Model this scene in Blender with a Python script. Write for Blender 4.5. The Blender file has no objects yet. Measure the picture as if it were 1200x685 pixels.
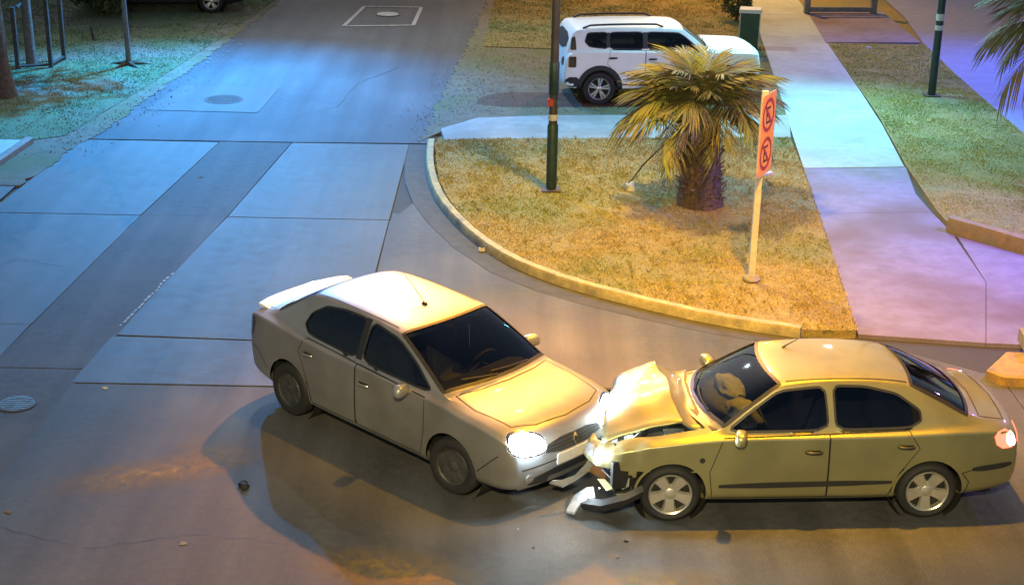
import bpy, bmesh, math, random
import numpy as np
from mathutils import Vector, Matrix, noise
from mathutils.bvhtree import BVHTree

random.seed(7)
RNG = np.random.default_rng(7)
R = math.radians
SC = bpy.context.scene
COL = SC.collection

# ------------------------------------------------------------------ camera
cam_d = bpy.data.cameras.new("camera")
cam_d.sensor_width = 36.0
cam_d.lens = 54.05
cam_d.clip_start = 0.1
cam_d.clip_end = 3000
cam = bpy.data.objects.new("camera", cam_d)
COL.objects.link(cam)
cam.matrix_world = (Matrix.Translation((0, 0, 7.473)) @ Matrix.Rotation(R(90 - 20.584), 4, 'X')
                    @ Matrix.Rotation(R(1.074), 4, 'Z'))
SC.camera = cam

# ------------------------------------------------------------------ render / exposure
SC.view_settings.view_transform = 'Standard'
SC.view_settings.look = 'None'
SC.view_settings.exposure = 1.45
SC.view_settings.gamma = 1.0
SC.cycles.use_denoising = True
SC.cycles.max_bounces = 8
SC.cycles.transparent_max_bounces = 16
SC.cycles.sample_clamp_indirect = 6.0

# ------------------------------------------------------------------ night sky and moonlight
SUN_EL, SUN_AZ = R(32), R(-6)            # azimuth measured from +Y towards +X
world = bpy.data.worlds.new("World")
SC.world = world
world.use_nodes = True
wn = world.node_tree.nodes
wn.clear()
sky = wn.new('ShaderNodeTexSky')
sky.sky_type = 'NISHITA'
sky.sun_disc = False
sky.sun_elevation = SUN_EL
sky.sun_rotation = SUN_AZ
bg = wn.new('ShaderNodeBackground')
bg.inputs[1].default_value = 0.022
wo = wn.new('ShaderNodeOutputWorld')
world.node_tree.links.new(sky.outputs[0], bg.inputs[0])
world.node_tree.links.new(bg.outputs[0], wo.inputs[0])
sun_d = bpy.data.lights.new("moon_light", 'SUN')
sun_d.energy = 0.10
sun_d.angle = R(0.5)
sun_d.color = (1.0, 0.95, 0.88)
sun = bpy.data.objects.new("moon_light", sun_d)
COL.objects.link(sun)
sd = Vector((math.sin(SUN_AZ) * math.cos(SUN_EL), math.cos(SUN_AZ) * math.cos(SUN_EL), math.sin(SUN_EL)))
sun.rotation_euler = sd.to_track_quat('Z', 'Y').to_euler()

# street lamps: name, head position, target, watts, colour, cone (deg), blend
LAMPS = dict(
    key=((-4.2, 38.0, 11.6), (0.5, 22, 0), 1750, (0.80, 0.95, 1.0), 150, 0.6),
    road=((-7.4, 36.5, 8.6), (-6.4, 29.5, 0), 12500, (0.008, 0.33, 0.88), 92, 1.0),
    path=((7.2, 32.6, 7.4), (5.8, 28.4, 0), 2700, (0.24, 0.84, 1.0), 86, 1.0),
    sodium=((3.3, 15.2, 8.6), (2.9, 17.6, 0), 3900, (1.0, 0.46, 0.01), 86, 1.0),
    sodium_back=((-0.3, 27.4, 8.6), (-0.2, 15.3, 1.3), 7500, (1.0, 0.33, 0.0), 38, 1.0),
    island=((1.1, 23.6, 8.6), (2.0, 22.4, 0), 1900, (1.0, 0.66, 0.09), 98, 1.0),  # added warm downlight, turns the island grass yellower
    camera=((-0.6, -1.6, 10.4), (0.4, 13, 0), 6300, (1.0, 0.79, 0.36), 72, 1.0),
    back=((5.6, 46.5, 8.2), (5.4, 40.5, 0), 2300, (1.0, 0.46, 0.03), 120, 1.0),
    side=((13.6, 35.0, 8.0), (11.6, 33.0, 0), 2300, (0.10, 0.20, 1.0), 92, 0.9),
    forecourt=((11.6, 21.6, 6.0), (7.0, 22.6, 0), 2300, (0.36, 0.20, 1.0), 115, 1.0),
)

# ------------------------------------------------------------------ materials
def new_mat(name):
    m = bpy.data.materials.new(name)
    m.use_nodes = True
    nt = m.node_tree
    b = nt.nodes["Principled BSDF"]
    return m, nt, b

def setc(b, key, v):
    if key in b.inputs:
        b.inputs[key].default_value = v

def surf(name, c1, c2=None, rough=0.7, metal=0.0, scale=6.0, detail=6.0, bump=0.0, bscale=60.0, c3=None, scale3=0.6,
         coat=0.0, spec=0.5, rvar=0.0, rnd=0.0, speck=0.0, streak=0.0, lo=0.35, hi=0.65, lo3=0.45, hi3=0.65):
    m, nt, b = new_mat(name)
    L = nt.links.new
    N = nt.nodes.new
    setc(b, 'Roughness', rough); setc(b, 'Metallic', metal)
    setc(b, 'Coat Weight', coat); setc(b, 'Coat Roughness', 0.08); setc(b, 'Specular IOR Level', spec)
    tc = N('ShaderNodeTexCoord')
    out = None
    if c2 is None:
        c2 = tuple(x * 0.85 for x in c1)
    nz = N('ShaderNodeTexNoise'); nz.inputs['Scale'].default_value = scale; nz.inputs['Detail'].default_value = detail
    nz.inputs['Roughness'].default_value = 0.65
    L(tc.outputs['Object'], nz.inputs['Vector'])
    rp = N('ShaderNodeValToRGB')
    rp.color_ramp.elements[0].position = lo; rp.color_ramp.elements[0].color = (*c2, 1)
    rp.color_ramp.elements[1].position = hi; rp.color_ramp.elements[1].color = (*c1, 1)
    L(nz.outputs['Fac'], rp.inputs[0])
    out = rp.outputs[0]
    if c3 is not None:
        n3 = N('ShaderNodeTexNoise'); n3.inputs['Scale'].default_value = scale3; n3.inputs['Detail'].default_value = 5
        L(tc.outputs['Object'], n3.inputs['Vector'])
        r3 = N('ShaderNodeValToRGB'); r3.color_ramp.elements[0].position = lo3; r3.color_ramp.elements[1].position = hi3
        L(n3.outputs['Fac'], r3.inputs[0])
        mx = N('ShaderNodeMix'); mx.data_type = 'RGBA'
        L(r3.outputs[0], mx.inputs[0]); L(out, mx.inputs[6]); mx.inputs[7].default_value = (*c3, 1)
        out = mx.outputs[2]
    for amt, sc_, st_ in ((speck, 70.0, None), (streak, 1.0, (2.6, 0.16, 1.0))):
        if amt <= 0: continue
        ns = N('ShaderNodeTexNoise'); ns.inputs['Scale'].default_value = sc_; ns.inputs['Detail'].default_value = 3
        if st_:
            mp_ = N('ShaderNodeMapping'); mp_.inputs['Scale'].default_value = st_; mp_.inputs['Rotation'].default_value = (0, 0, 0.12)
            L(tc.outputs['Object'], mp_.inputs[0]); L(mp_.outputs[0], ns.inputs['Vector'])
        else:
            L(tc.outputs['Object'], ns.inputs['Vector'])
        mrs = N('ShaderNodeMapRange'); mrs.inputs[1].default_value = .3; mrs.inputs[2].default_value = .7
        mrs.inputs[3].default_value = 1 - amt; mrs.inputs[4].default_value = 1 + amt
        L(ns.outputs['Fac'], mrs.inputs[0])
        hv = N('ShaderNodeHueSaturation')
        L(mrs.outputs[0], hv.inputs['Value']); L(out, hv.inputs['Color'])
        out = hv.outputs[0]
    if rnd > 0:
        oi = N('ShaderNodeObjectInfo')
        mr = N('ShaderNodeMapRange'); mr.inputs[3].default_value = 1 - rnd; mr.inputs[4].default_value = 1 + rnd
        L(oi.outputs['Random'], mr.inputs[0])
        hs = N('ShaderNodeHueSaturation')
        L(mr.outputs[0], hs.inputs['Value']); L(out, hs.inputs['Color'])
        out = hs.outputs[0]
    L(out, b.inputs['Base Color'])
    if rvar > 0:
        mr2 = N('ShaderNodeMapRange'); mr2.inputs[3].default_value = max(0.02, rough - rvar); mr2.inputs[4].default_value = min(1, rough + rvar)
        L(nz.outputs['Fac'], mr2.inputs[0]); L(mr2.outputs[0], b.inputs['Roughness'])
    if bump > 0:
        nb = N('ShaderNodeTexNoise'); nb.inputs['Scale'].default_value = bscale; nb.inputs['Detail'].default_value = 4
        L(tc.outputs['Object'], nb.inputs['Vector'])
        bp = N('ShaderNodeBump'); bp.inputs['Strength'].default_value = bump; bp.inputs['Distance'].default_value = 0.02
        L(nb.outputs['Fac'], bp.inputs['Height']); L(bp.outputs[0], b.inputs['Normal'])
    return m

def glow(name, col, strength):
    m, nt, b = new_mat(name)
    setc(b, 'Base Color', (*[min(1, c) for c in col], 1))
    setc(b, 'Emission Color', (*col, 1)); setc(b, 'Emission Strength', strength)
    return m

def glass_mat(name, tint, rough=0.03):
    m, nt, b = new_mat(name)
    nt.nodes.remove(b)
    L = nt.links.new
    out = nt.nodes['Material Output']
    tr = nt.nodes.new('ShaderNodeBsdfTransparent'); tr.inputs[0].default_value = (*tint, 1)
    gl = nt.nodes.new('ShaderNodeBsdfGlossy'); gl.inputs['Roughness'].default_value = rough
    gl.inputs['Color'].default_value = (0.9, 0.95, 1, 1)
    fr = nt.nodes.new('ShaderNodeFresnel'); fr.inputs[0].default_value = 1.5
    mx = nt.nodes.new('ShaderNodeMixShader')
    L(fr.outputs[0], mx.inputs[0]); L(tr.outputs[0], mx.inputs[1]); L(gl.outputs[0], mx.inputs[2])
    L(mx.outputs[0], out.inputs[0])
    return m

M = {}
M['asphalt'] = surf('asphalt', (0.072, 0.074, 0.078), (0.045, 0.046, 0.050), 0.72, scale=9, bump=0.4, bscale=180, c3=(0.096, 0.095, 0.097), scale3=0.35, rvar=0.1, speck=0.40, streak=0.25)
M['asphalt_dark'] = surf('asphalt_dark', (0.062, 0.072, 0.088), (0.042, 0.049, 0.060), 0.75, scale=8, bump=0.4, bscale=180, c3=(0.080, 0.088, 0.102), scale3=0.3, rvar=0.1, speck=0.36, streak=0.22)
M['asphalt_patch'] = surf('asphalt_patch', (0.068, 0.067, 0.071), (0.048, 0.047, 0.050), 0.78, scale=7, bump=0.4, bscale=160, c3=(0.080, 0.076, 0.077), scale3=0.5, speck=0.36, streak=0.22)
M['slab'] = surf('road_concrete', (0.072, 0.078, 0.086), (0.052, 0.056, 0.062), 0.66, scale=5, bump=0.3, bscale=150, c3=(0.048, 0.050, 0.054), scale3=0.45, rnd=0.06, rvar=0.12, speck=0.36, streak=0.25)
M['joint'] = surf('joint_tar', (0.040, 0.039, 0.040), rough=0.85)
M['drive'] = surf('driveway_concrete', (0.30, 0.33, 0.34), (0.24, 0.26, 0.27), 0.75, scale=4, bump=0.2, c3=(0.2, 0.21, 0.2), scale3=0.8, speck=0.16)
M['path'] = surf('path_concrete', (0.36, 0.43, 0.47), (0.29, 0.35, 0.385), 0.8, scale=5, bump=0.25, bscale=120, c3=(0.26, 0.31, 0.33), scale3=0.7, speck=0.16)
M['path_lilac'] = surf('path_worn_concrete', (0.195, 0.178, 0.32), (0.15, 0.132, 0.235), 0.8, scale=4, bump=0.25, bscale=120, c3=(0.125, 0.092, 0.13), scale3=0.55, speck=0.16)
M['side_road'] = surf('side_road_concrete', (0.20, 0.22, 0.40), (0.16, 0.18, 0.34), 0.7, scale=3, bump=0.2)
M['kerb'] = surf('kerb_concrete', (0.42, 0.38, 0.20), (0.26, 0.235, 0.14), 0.8, scale=7, bump=0.4, bscale=50, c3=(0.15, 0.14, 0.11), scale3=2.4, lo3=.5, hi3=.72, speck=0.2)
M['kerb_plain'] = surf('kerb_plain', (0.26, 0.24, 0.21), (0.18, 0.165, 0.15), 0.85, scale=6, bump=0.3, bscale=40, speck=0.16)
M['kerb_yellow'] = surf('kerb_yellow', (0.44, 0.26, 0.05), (0.27, 0.165, 0.05), 0.7, scale=7, bump=0.3, bscale=40, c3=(0.15, 0.125, 0.095), scale3=3, speck=0.2)
M['kerb_orange'] = surf('kerb_orange', (0.27, 0.18, 0.10), (0.17, 0.115, 0.075), 0.75, scale=6, bump=0.3, bscale=40, c3=(0.17, 0.145, 0.12), scale3=2, speck=0.2)
M['gutter'] = surf('gutter_concrete', (0.062, 0.058, 0.054), (0.040, 0.038, 0.036), 0.8, scale=4, bump=0.3)
M['soil'] = surf('dry_soil_turf', (0.28, 0.215, 0.075), (0.17, 0.14, 0.05), 0.95, scale=9, bump=0.5, bscale=40, c3=(0.16, 0.17, 0.065), scale3=0.40, lo3=0.46, hi3=0.66)
M['soil_green'] = surf('green_turf', (0.115, 0.165, 0.075), (0.075, 0.105, 0.05), 0.95, scale=8, bump=0.5, bscale=40, c3=(0.16, 0.155, 0.12), scale3=0.5)
M['dirt'] = surf('bare_dirt', (0.19, 0.16, 0.115), (0.12, 0.10, 0.07), 0.95, scale=3, bump=0.6, bscale=30, c3=(0.12, 0.125, 0.055), scale3=0.6)
M['brown_dirt'] = surf('brown_dirt', (0.13, 0.075, 0.048), (0.08, 0.045, 0.03), 0.95, scale=3, bump=0.6, bscale=30)
M['blade'] = surf('dry_grass', (0.44, 0.35, 0.11), (0.26, 0.22, 0.07), 0.8, scale=7, c3=(0.21, 0.235, 0.08), scale3=0.40, lo3=0.46, hi3=0.66)
M['blade_yellow'] = surf('lawn_grass', (0.52, 0.45, 0.13), (0.34, 0.31, 0.09), 0.8, scale=6, c3=(0.28, 0.31, 0.09), scale3=0.6)
M['blade_green'] = surf('verge_grass', (0.16, 0.23, 0.095), (0.09, 0.13, 0.055), 0.8, scale=5, c3=(0.17, 0.17, 0.11), scale3=0.6)
M['bark'] = surf('bark', (0.125, 0.085, 0.055), (0.05, 0.034, 0.024), 0.95, scale=14, bump=0.8, bscale=25)
M['bark_grey'] = surf('bark_grey', (0.19, 0.18, 0.16), (0.11, 0.10, 0.09), 0.9, scale=14, bump=0.6, bscale=25)
M['palm_boot'] = surf('palm_boot', (0.27, 0.185, 0.11), (0.11, 0.072, 0.045), 0.9, scale=9, bump=0.6, bscale=30)
M['frond'] = surf('palm_frond', (0.155, 0.175, 0.045), (0.075, 0.095, 0.028), 0.6, scale=3, rnd=0.35, c3=(0.19, 0.14, 0.06), scale3=1.2)
M['frond_dry'] = surf('palm_frond_dry', (0.17, 0.12, 0.06), (0.09, 0.06, 0.035), 0.8, scale=4, rnd=0.25)
M['leaf'] = surf('tree_leaf', (0.065, 0.10, 0.03), (0.035, 0.055, 0.018), 0.6, scale=3)
M['wood'] = surf('weathered_wood', (0.085, 0.078, 0.07), (0.045, 0.042, 0.04), 0.9, scale=12, bump=0.5, bscale=30)
M['grey_wood'] = surf('painted_wood', (0.22, 0.23, 0.26), (0.14, 0.145, 0.16), 0.75, scale=10, bump=0.3)
M['pole_dark'] = surf('pole_paint', (0.060, 0.055, 0.050), (0.035, 0.032, 0.030), 0.5, scale=5)
M['pole_green'] = surf('pole_green_paint', (0.016, 0.042, 0.034), (0.010, 0.026, 0.022), 0.45, scale=5)
M['white'] = surf('white_sticker', (0.55, 0.55, 0.53), (0.42, 0.42, 0.41), 0.6, scale=8)
M['red'] = surf('red_paint', (0.36, 0.035, 0.025), (0.26, 0.03, 0.02), 0.5, scale=8)
M['sign_plate'] = surf('sign_face', (0.78, 0.36, 0.045), (0.66, 0.28, 0.03), 0.5, scale=6)
M['sign_edge'] = surf('sign_border', (0.62, 0.42, 0.22), (0.5, 0.33, 0.17), 0.5, scale=6)
M['galv'] = surf('galvanised_post', (0.56, 0.56, 0.54), (0.42, 0.42, 0.40), 0.55, metal=0.1, scale=10)
M['bin'] = surf('bin_green', (0.02, 0.085, 0.055), (0.014, 0.055, 0.036), 0.5, scale=4)
M['bin_lid'] = surf('bin_lid', (0.55, 0.6, 0.56), (0.40, 0.45, 0.42), 0.5, scale=4)
M['iron'] = surf('cast_iron', (0.12, 0.17, 0.20), (0.07, 0.10, 0.12), 0.55, metal=0.5, scale=20, bump=0.4, bscale=60)
M['iron_rust'] = surf('rusty_iron', (0.085, 0.06, 0.06), (0.05, 0.038, 0.04), 0.7, metal=0.3, scale=20, bump=0.4, bscale=60)
M['paint_line'] = surf('worn_road_paint', (0.50, 0.52, 0.52), (0.22, 0.23, 0.24), 0.7, scale=9)
M['yellow_light'] = surf('yellow_light_tint', (0.42, 0.27, 0.04), (0.20, 0.14, 0.04), 0.75, scale=7, lo=0.42, hi=0.62)  # unused; colour for the yellow light painted on the road
M['stain'] = surf('oil_stain', (0.022, 0.021, 0.02), rough=0.6)
M['silver'] = surf('silver_paint', (0.35, 0.345, 0.34), (0.325, 0.32, 0.315), 0.42, metal=0.6, scale=2.5, coat=0.4, rvar=0.04, c3=(0.27, 0.26, 0.245), scale3=1.6)
M['champagne'] = surf('champagne_paint', (0.35, 0.325, 0.16), (0.32, 0.30, 0.145), 0.38, metal=0.6, scale=2.5, coat=0.8, rvar=0.04, c3=(0.27, 0.25, 0.13), scale3=1.6)
M['white_paint'] = surf('white_paint', (0.84, 0.84, 0.82), (0.80, 0.80, 0.78), 0.38, scale=2.5, coat=0.6)
M['black_paint'] = surf('black_paint', (0.014, 0.011, 0.012), (0.01, 0.008, 0.009), 0.35, scale=2.5, coat=0.5)
M['rubber'] = surf('rubber', (0.018, 0.018, 0.019), (0.013, 0.013, 0.014), 0.75, scale=20)
M['trim'] = surf('black_trim', (0.022, 0.022, 0.024), (0.016, 0.016, 0.018), 0.5, scale=10)
M['gap'] = surf('panel_gap', (0.012, 0.011, 0.010), rough=0.8)
M['interior'] = surf('cabin_cloth', (0.060, 0.058, 0.064), (0.042, 0.040, 0.044), 0.9, scale=20)
M['seat'] = surf('seat_cloth', (0.095, 0.090, 0.092), (0.065, 0.062, 0.062), 0.9, scale=25)
M['pale_cloth'] = surf('pale_cloth', (0.20, 0.195, 0.185), (0.12, 0.115, 0.11), 0.9, scale=6)
M['alloy'] = surf('alloy', (0.62, 0.60, 0.54), (0.52, 0.50, 0.45), 0.32, metal=0.7, scale=8)
M['alloy_dark'] = surf('alloy_dark', (0.10, 0.10, 0.10), (0.06, 0.06, 0.06), 0.5, metal=0.5, scale=8)
M['chrome'] = surf('chrome', (0.75, 0.75, 0.75), (0.7, 0.7, 0.7), 0.15, metal=1.0, scale=3)
M['torn'] = surf('torn_plastic', (0.42, 0.42, 0.42), (0.25, 0.25, 0.26), 0.5, scale=9)
M['silver_trim'] = surf('scuffed_bumper', (0.16, 0.155, 0.14), (0.05, 0.05, 0.05), 0.5, scale=5)
M['lens'] = surf('clear_lens', (0.40, 0.42, 0.44), (0.22, 0.23, 0.25), 0.12, metal=0.4, scale=25, coat=1.0)
M['tail_lens'] = surf('tail_lens', (0.22, 0.012, 0.010), (0.14, 0.008, 0.007), 0.15, scale=14, coat=1.0)
M['tail_dark'] = surf('tail_dark', (0.050, 0.016, 0.018), (0.035, 0.012, 0.014), 0.2, scale=14, coat=1.0)
M['amber'] = surf('amber_shade', (0.62, 0.46, 0.16), (0.55, 0.40, 0.13), 0.6, scale=4)
M['glass'] = glass_mat('tinted_glass', (0.26, 0.28, 0.32))
M['screen'] = glass_mat('windscreen_glass', (0.72, 0.78, 0.82))
M['screen_dark'] = glass_mat('dark_windscreen_glass', (0.42, 0.44, 0.52))
M['headlamp_on'] = glow('headlamp_on', (0.80, 0.93, 1.0), 90.0)
M['tail_on'] = glow('tail_on', (1.0, 0.10, 0.06), 1.6)
M['tail_hot'] = glow('tail_hot', (1.0, 0.55, 0.5), 5.0)

# ------------------------------------------------------------------ mesh helpers
class MB:
    def __init__(s):
        s.v, s.f = [], []
    def add(s, vs, fs):
        o = len(s.v)
        s.v.extend([tuple(p) for p in vs])
        s.f.extend([tuple(i + o for i in f) for f in fs])
        return s
    def box(s, c, size, rot=None, taper=1.0):
        hx, hy, hz = size[0] / 2, size[1] / 2, size[2] / 2
        P = [Vector((x * hx * (taper if z > 0 else 1), y * hy * (taper if z > 0 else 1), z * hz)) for z in (-1, 1) for y in (-1, 1) for x in (-1, 1)]
        if rot is not None:
            P = [rot @ p for p in P]
        c = Vector(c)
        return s.add([p + c for p in P], [(0, 2, 3, 1), (4, 5, 7, 6), (0, 1, 5, 4), (2, 6, 7, 3), (0, 4, 6, 2), (1, 3, 7, 5)])
    def tube(s, pts, rad, n=8, cap=True):
        pts = [Vector(p) for p in pts]
        rad = rad if isinstance(rad, (list, tuple)) else [rad] * len(pts)
        vs, fs = [], []
        ref = None
        for i, p in enumerate(pts):
            d = (pts[min(i + 1, len(pts) - 1)] - pts[max(i - 1, 0)]).normalized()
            if ref is None:
                ref = d.orthogonal().normalized()
            a = (ref - d * ref.dot(d)).normalized()
            ref = a
            b = d.cross(a)
            for k in range(n):
                t = 2 * math.pi * k / n
                vs.append(p + (a * math.cos(t) + b * math.sin(t)) * rad[i])
        for i in range(len(pts) - 1):
            for k in range(n):
                fs.append((i * n + k, i * n + (k + 1) % n, (i + 1) * n + (k + 1) % n, (i + 1) * n + k))
        if cap:
            fs.append(tuple(reversed(range(n))))
            fs.append(tuple(range((len(pts) - 1) * n, len(pts) * n)))
        return s.add(vs, fs)
    def lathe(s, prof, n=24, mat=None, closed=False):
        """prof: (r, h) pairs about the local Z axis; mat: 4x4 to place it"""
        vs, fs = [], []
        for r, h in prof:
            for k in range(n):
                t = 2 * math.pi * k / n
                p = Vector((r * math.cos(t), r * math.sin(t), h))
                vs.append(mat @ p if mat is not None else p)
        m = len(prof)
        for i in range(m if closed else m - 1):
            j = (i + 1) % m
            for k in range(n):
                fs.append((i * n + k, i * n + (k + 1) % n, j * n + (k + 1) % n, j * n + k))
        return s.add(vs, fs)
    def ball(s, c, r, nu=14, nv=8, rot=None, jit=0.0):
        c = Vector(c)
        vs, fs = [], []
        for j in range(nv + 1):
            ph = math.pi * j / nv
            for i in range(nu):
                th = 2 * math.pi * i / nu
                p = Vector((math.sin(ph) * math.cos(th), math.sin(ph) * math.sin(th), math.cos(ph)))
                k = 1 + (jit * noise.noise(p * 2.3 + c) if jit else 0)
                p = Vector((p.x * r[0] * k, p.y * r[1] * k, p.z * r[2] * k))
                vs.append((rot @ p if rot is not None else p) + c)
        for j in range(nv):
            for i in range(nu):
                fs.append((j * nu + i, (j + 1) * nu + i, (j + 1) * nu + (i + 1) % nu, j * nu + (i + 1) % nu))
        return s.add(vs, fs)
    def rbox(s, c, r, rot=None, p=.45, nu=20, nv=12):
        c = Vector(c)
        b = MB().ball((0, 0, 0), (1, 1, 1), nu, nv)
        pw = lambda a: math.copysign(abs(a) ** p, a)
        V = [Vector((pw(q[0]) * r[0], pw(q[1]) * r[1], pw(q[2]) * r[2])) for q in b.v]
        return s.add([(rot @ q if rot is not None else q) + c for q in V], b.f)
    def prism(s, poly, z0, z1, chamfer=0.0):
        n = len(poly)
        if chamfer:
            pin = offset_poly(poly, -chamfer)
            vs = [(x, y, z0) for x, y in poly] + [(x, y, z1 - chamfer * 0.6) for x, y in poly] + [(x, y, z1) for x, y in pin]
            fs = [tuple(reversed(range(n)))] + [(i, (i + 1) % n, n + (i + 1) % n, n + i) for i in range(n)]
            fs += [(n + i, n + (i + 1) % n, 2 * n + (i + 1) % n, 2 * n + i) for i in range(n)] + [tuple(range(2 * n, 3 * n))]
            return s.add(vs, fs)
        vs = [(x, y, z0) for x, y in poly] + [(x, y, z1) for x, y in poly]
        fs = [tuple(reversed(range(n))), tuple(range(n, 2 * n))] + [(i, (i + 1) % n, n + (i + 1) % n, n + i) for i in range(n)]
        return s.add(vs, fs)
    def build(s, name, mat, parent=None, smooth=False, loc=None, angle=None):
        me = bpy.data.meshes.new(name)
        me.from_pydata(s.v, [], s.f)
        me.update()
        return link(name, me, mat, parent, smooth, loc)

def link(name, me, mat, parent=None, smooth=False, loc=None):
    if mat is not None and not me.materials:
        me.materials.append(M[mat] if isinstance(mat, str) else mat)
    if smooth:
        me.polygons.foreach_set('use_smooth', [True] * len(me.polygons))
        if smooth != 'full':
            try:
                me.set_sharp_from_angle(angle=R(40))
            except Exception:
                pass
    o = bpy.data.objects.new(name, me)
    COL.objects.link(o)
    if parent is not None:
        o.parent = parent
    if loc is not None:
        o.location = loc
    return o

def from_bm(name, bm, mat, parent=None, smooth=False):
    me = bpy.data.meshes.new(name)
    bm.normal_update()
    bm.to_mesh(me)
    bm.free()
    return link(name, me, mat, parent, smooth)

def tag(o, label=None, cat=None, group=None, kind=None):
    if label: o['label'] = label
    if cat: o['category'] = cat
    if group: o['group'] = group
    if kind: o['kind'] = kind
    return o

def thing(name, label, cat, loc=(0, 0, 0), rz=0.0, group=None):
    o = bpy.data.objects.new(name, None)
    o.empty_display_size = 0.2
    COL.objects.link(o)
    o.location = loc
    o.rotation_euler = (0, 0, rz)
    return tag(o, label, cat, group)

def offset_poly(poly, d):
    n = len(poly)
    A = sum(poly[i][0] * poly[(i + 1) % n][1] - poly[(i + 1) % n][0] * poly[i][1] for i in range(n))
    sg = 1 if A > 0 else -1
    out = []
    for i in range(n):
        p, q, r = Vector(poly[i - 1]), Vector(poly[i]), Vector(poly[(i + 1) % n])
        e1, e2 = (q - p), (r - q)
        if e1.length < 1e-9 or e2.length < 1e-9:
            out.append((q.x, q.y)); continue
        n1 = Vector((e1.y, -e1.x)).normalized() * sg
        n2 = Vector((e2.y, -e2.x)).normalized() * sg
        b = n1 + n2
        if b.length < 1e-6:
            b = n1
        b.normalize()
        k = d / max(0.5, b.dot(n1))
        out.append((q.x + b.x * k, q.y + b.y * k))
    return out

def chaikin(poly, it=2, closed=True, q=0.25):
    for _ in range(it):
        out = []
        n = len(poly)
        rng = range(n) if closed else range(n - 1)
        if not closed:
            out.append(poly[0])
        for i in rng:
            a, b = poly[i], poly[(i + 1) % n]
            out.append(tuple(a[k] * (1 - q) + b[k] * q for k in range(len(a))))
            out.append(tuple(a[k] * q + b[k] * (1 - q) for k in range(len(a))))
        if not closed:
            out.append(poly[-1])
        poly = out
    return poly

def inside(poly, x, y):
    c = False
    j = len(poly) - 1
    for i in range(len(poly)):
        xi, yi = poly[i]; xj, yj = poly[j]
        if (yi > y) != (yj > y) and x < (xj - xi) * (y - yi) / (yj - yi) + xi:
            c = not c
        j = i
    return c

def resample(path, step, closed=False):
    pts = [Vector(p) for p in path]
    if closed:
        pts.append(pts[0])
    out = []
    for a, b in zip(pts, pts[1:]):
        n = max(1, int((b - a).length / step + 0.5))
        for k in range(n):
            out.append(a.lerp(b, k / n))
    if not closed:
        out.append(pts[-1])
    return out

def sheet(name, poly, z, mat, thick=0.0, parent=None, kind='structure', chamfer=0.0):
    mb = MB()
    if thick:
        mb.prism(poly, z - thick, z, chamfer)
    else:
        n = len(poly)
        mb.add([(x, y, z) for x, y in poly], [tuple(range(n))])
    o = mb.build(name, mat, parent)
    if kind:
        o['kind'] = kind
    return o

# ------------------------------------------------------------------ the ground
GROUND_Z = -0.055
sheet('ground', [(-900, -300), (900, -300), (900, 1800), (-900, 1800)], GROUND_Z, 'soil')

# road bed (dark, shows in the joints between the slabs)
sheet('road', [(-8.35, 6), (-8.25, 25.0), (-7.98, 28.0), (-7.38, 34.1), (-6.75, 40), (-6.3, 47), (-0.4, 47), (-0.63, 43.1), (-0.89, 37.6),
               (-1.2, 32.9), (-1.44, 30.2), (-1.5, 27.8), (-1.2, 24.2), (-0.3, 21.6), (1.2, 19.9), (3.6, 18.55), (4.5, 18.45), (5.8, 17.55), (40, 17.5), (40, 6)][::1],
      -0.028, 'joint')
road = bpy.data.objects['road']
side = sheet('road_bed_west', [(-60, 6), (-8.35, 6), (-8.28, 23.7), (-60, 24.5)], -0.028, 'joint')

def slab(poly, mat, name='concrete_slab', gap=0.005, z=0.0, parent=road):
    p = offset_poly(poly, -gap)
    mb = MB()
    mb.prism(p, -0.027, z + random.uniform(-0.003, 0.003), 0.006)
    return mb.build(name, mat, parent)

def xl(y):   # left edge of the dark strip
    return np.interp(y, [6, 17.4, 23.1, 27.5], [-6.9, -6.28, -5.86, -5.45])
def xr(y):   # right edge of the dark strip
    return np.interp(y, [6, 14.2, 18.2, 23.0, 27.6], [-5.5, -5.25, -5.07, -4.51, -4.12])
def xw(y):   # west edge of the road
    return np.interp(y, [6, 25, 27.6], [-8.35, -8.25, -8.0])
# west bay
ys = [6.0, 9.6, 13.9, 18.4, 23.05, 27.5]
for a, b in zip(ys, ys[1:]):
    slab([(xw(a), a), (xl(a), a), (xl(b), b), (xw(b), b)], 'slab')
for a, b in zip([6.0, 12.5, 18.4, 24.2], [12.5, 18.4, 24.2, 24.2001]):
    if b - a > 0.1:
        slab([(-60, a), (-14.5, a), (-14.5, b), (-60, b)], 'slab')
        slab([(-14.5, a), (-8.36, a), (-8.33 if b < 24 else -8.30, min(b, 23.7)), (-14.5, min(b, 23.8))], 'slab')
# dark repaired strip
ys = [6.0, 11.2, 17.0, 23.05, 27.55]
for a, b in zip(ys, ys[1:]):
    slab([(xl(a), a), (xr(a), a), (xr(b), b), (xl(b), b)], 'asphalt_patch', 'asphalt_strip')
# middle bay
CURB = [(-1.55, 27.56), (-1.52, 26.4), (-1.40, 25.18), (-1.22, 24.11), (-0.97, 23.21), (-0.53, 22.02), (-0.01, 21.05), (0.6, 20.36),
        (1.18, 19.88), (1.85, 19.42), (2.5, 19.02), (3.14, 18.72), (3.75, 18.50)]
slab([(xr(23.05), 23.05), (-1.95, 23.05), (-1.95, 27.6), (xr(27.6), 27.55)], 'slab')
slab([(xr(18.1), 18.1), (-1.95, 17.95), (-1.95, 23.03), (xr(23.03), 23.03)], 'slab')
slab([(-5.2, 16.6), (-1.9, 16.6), (-1.9, 17.93), (xr(18.06), 18.06)], 'slab')
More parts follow.
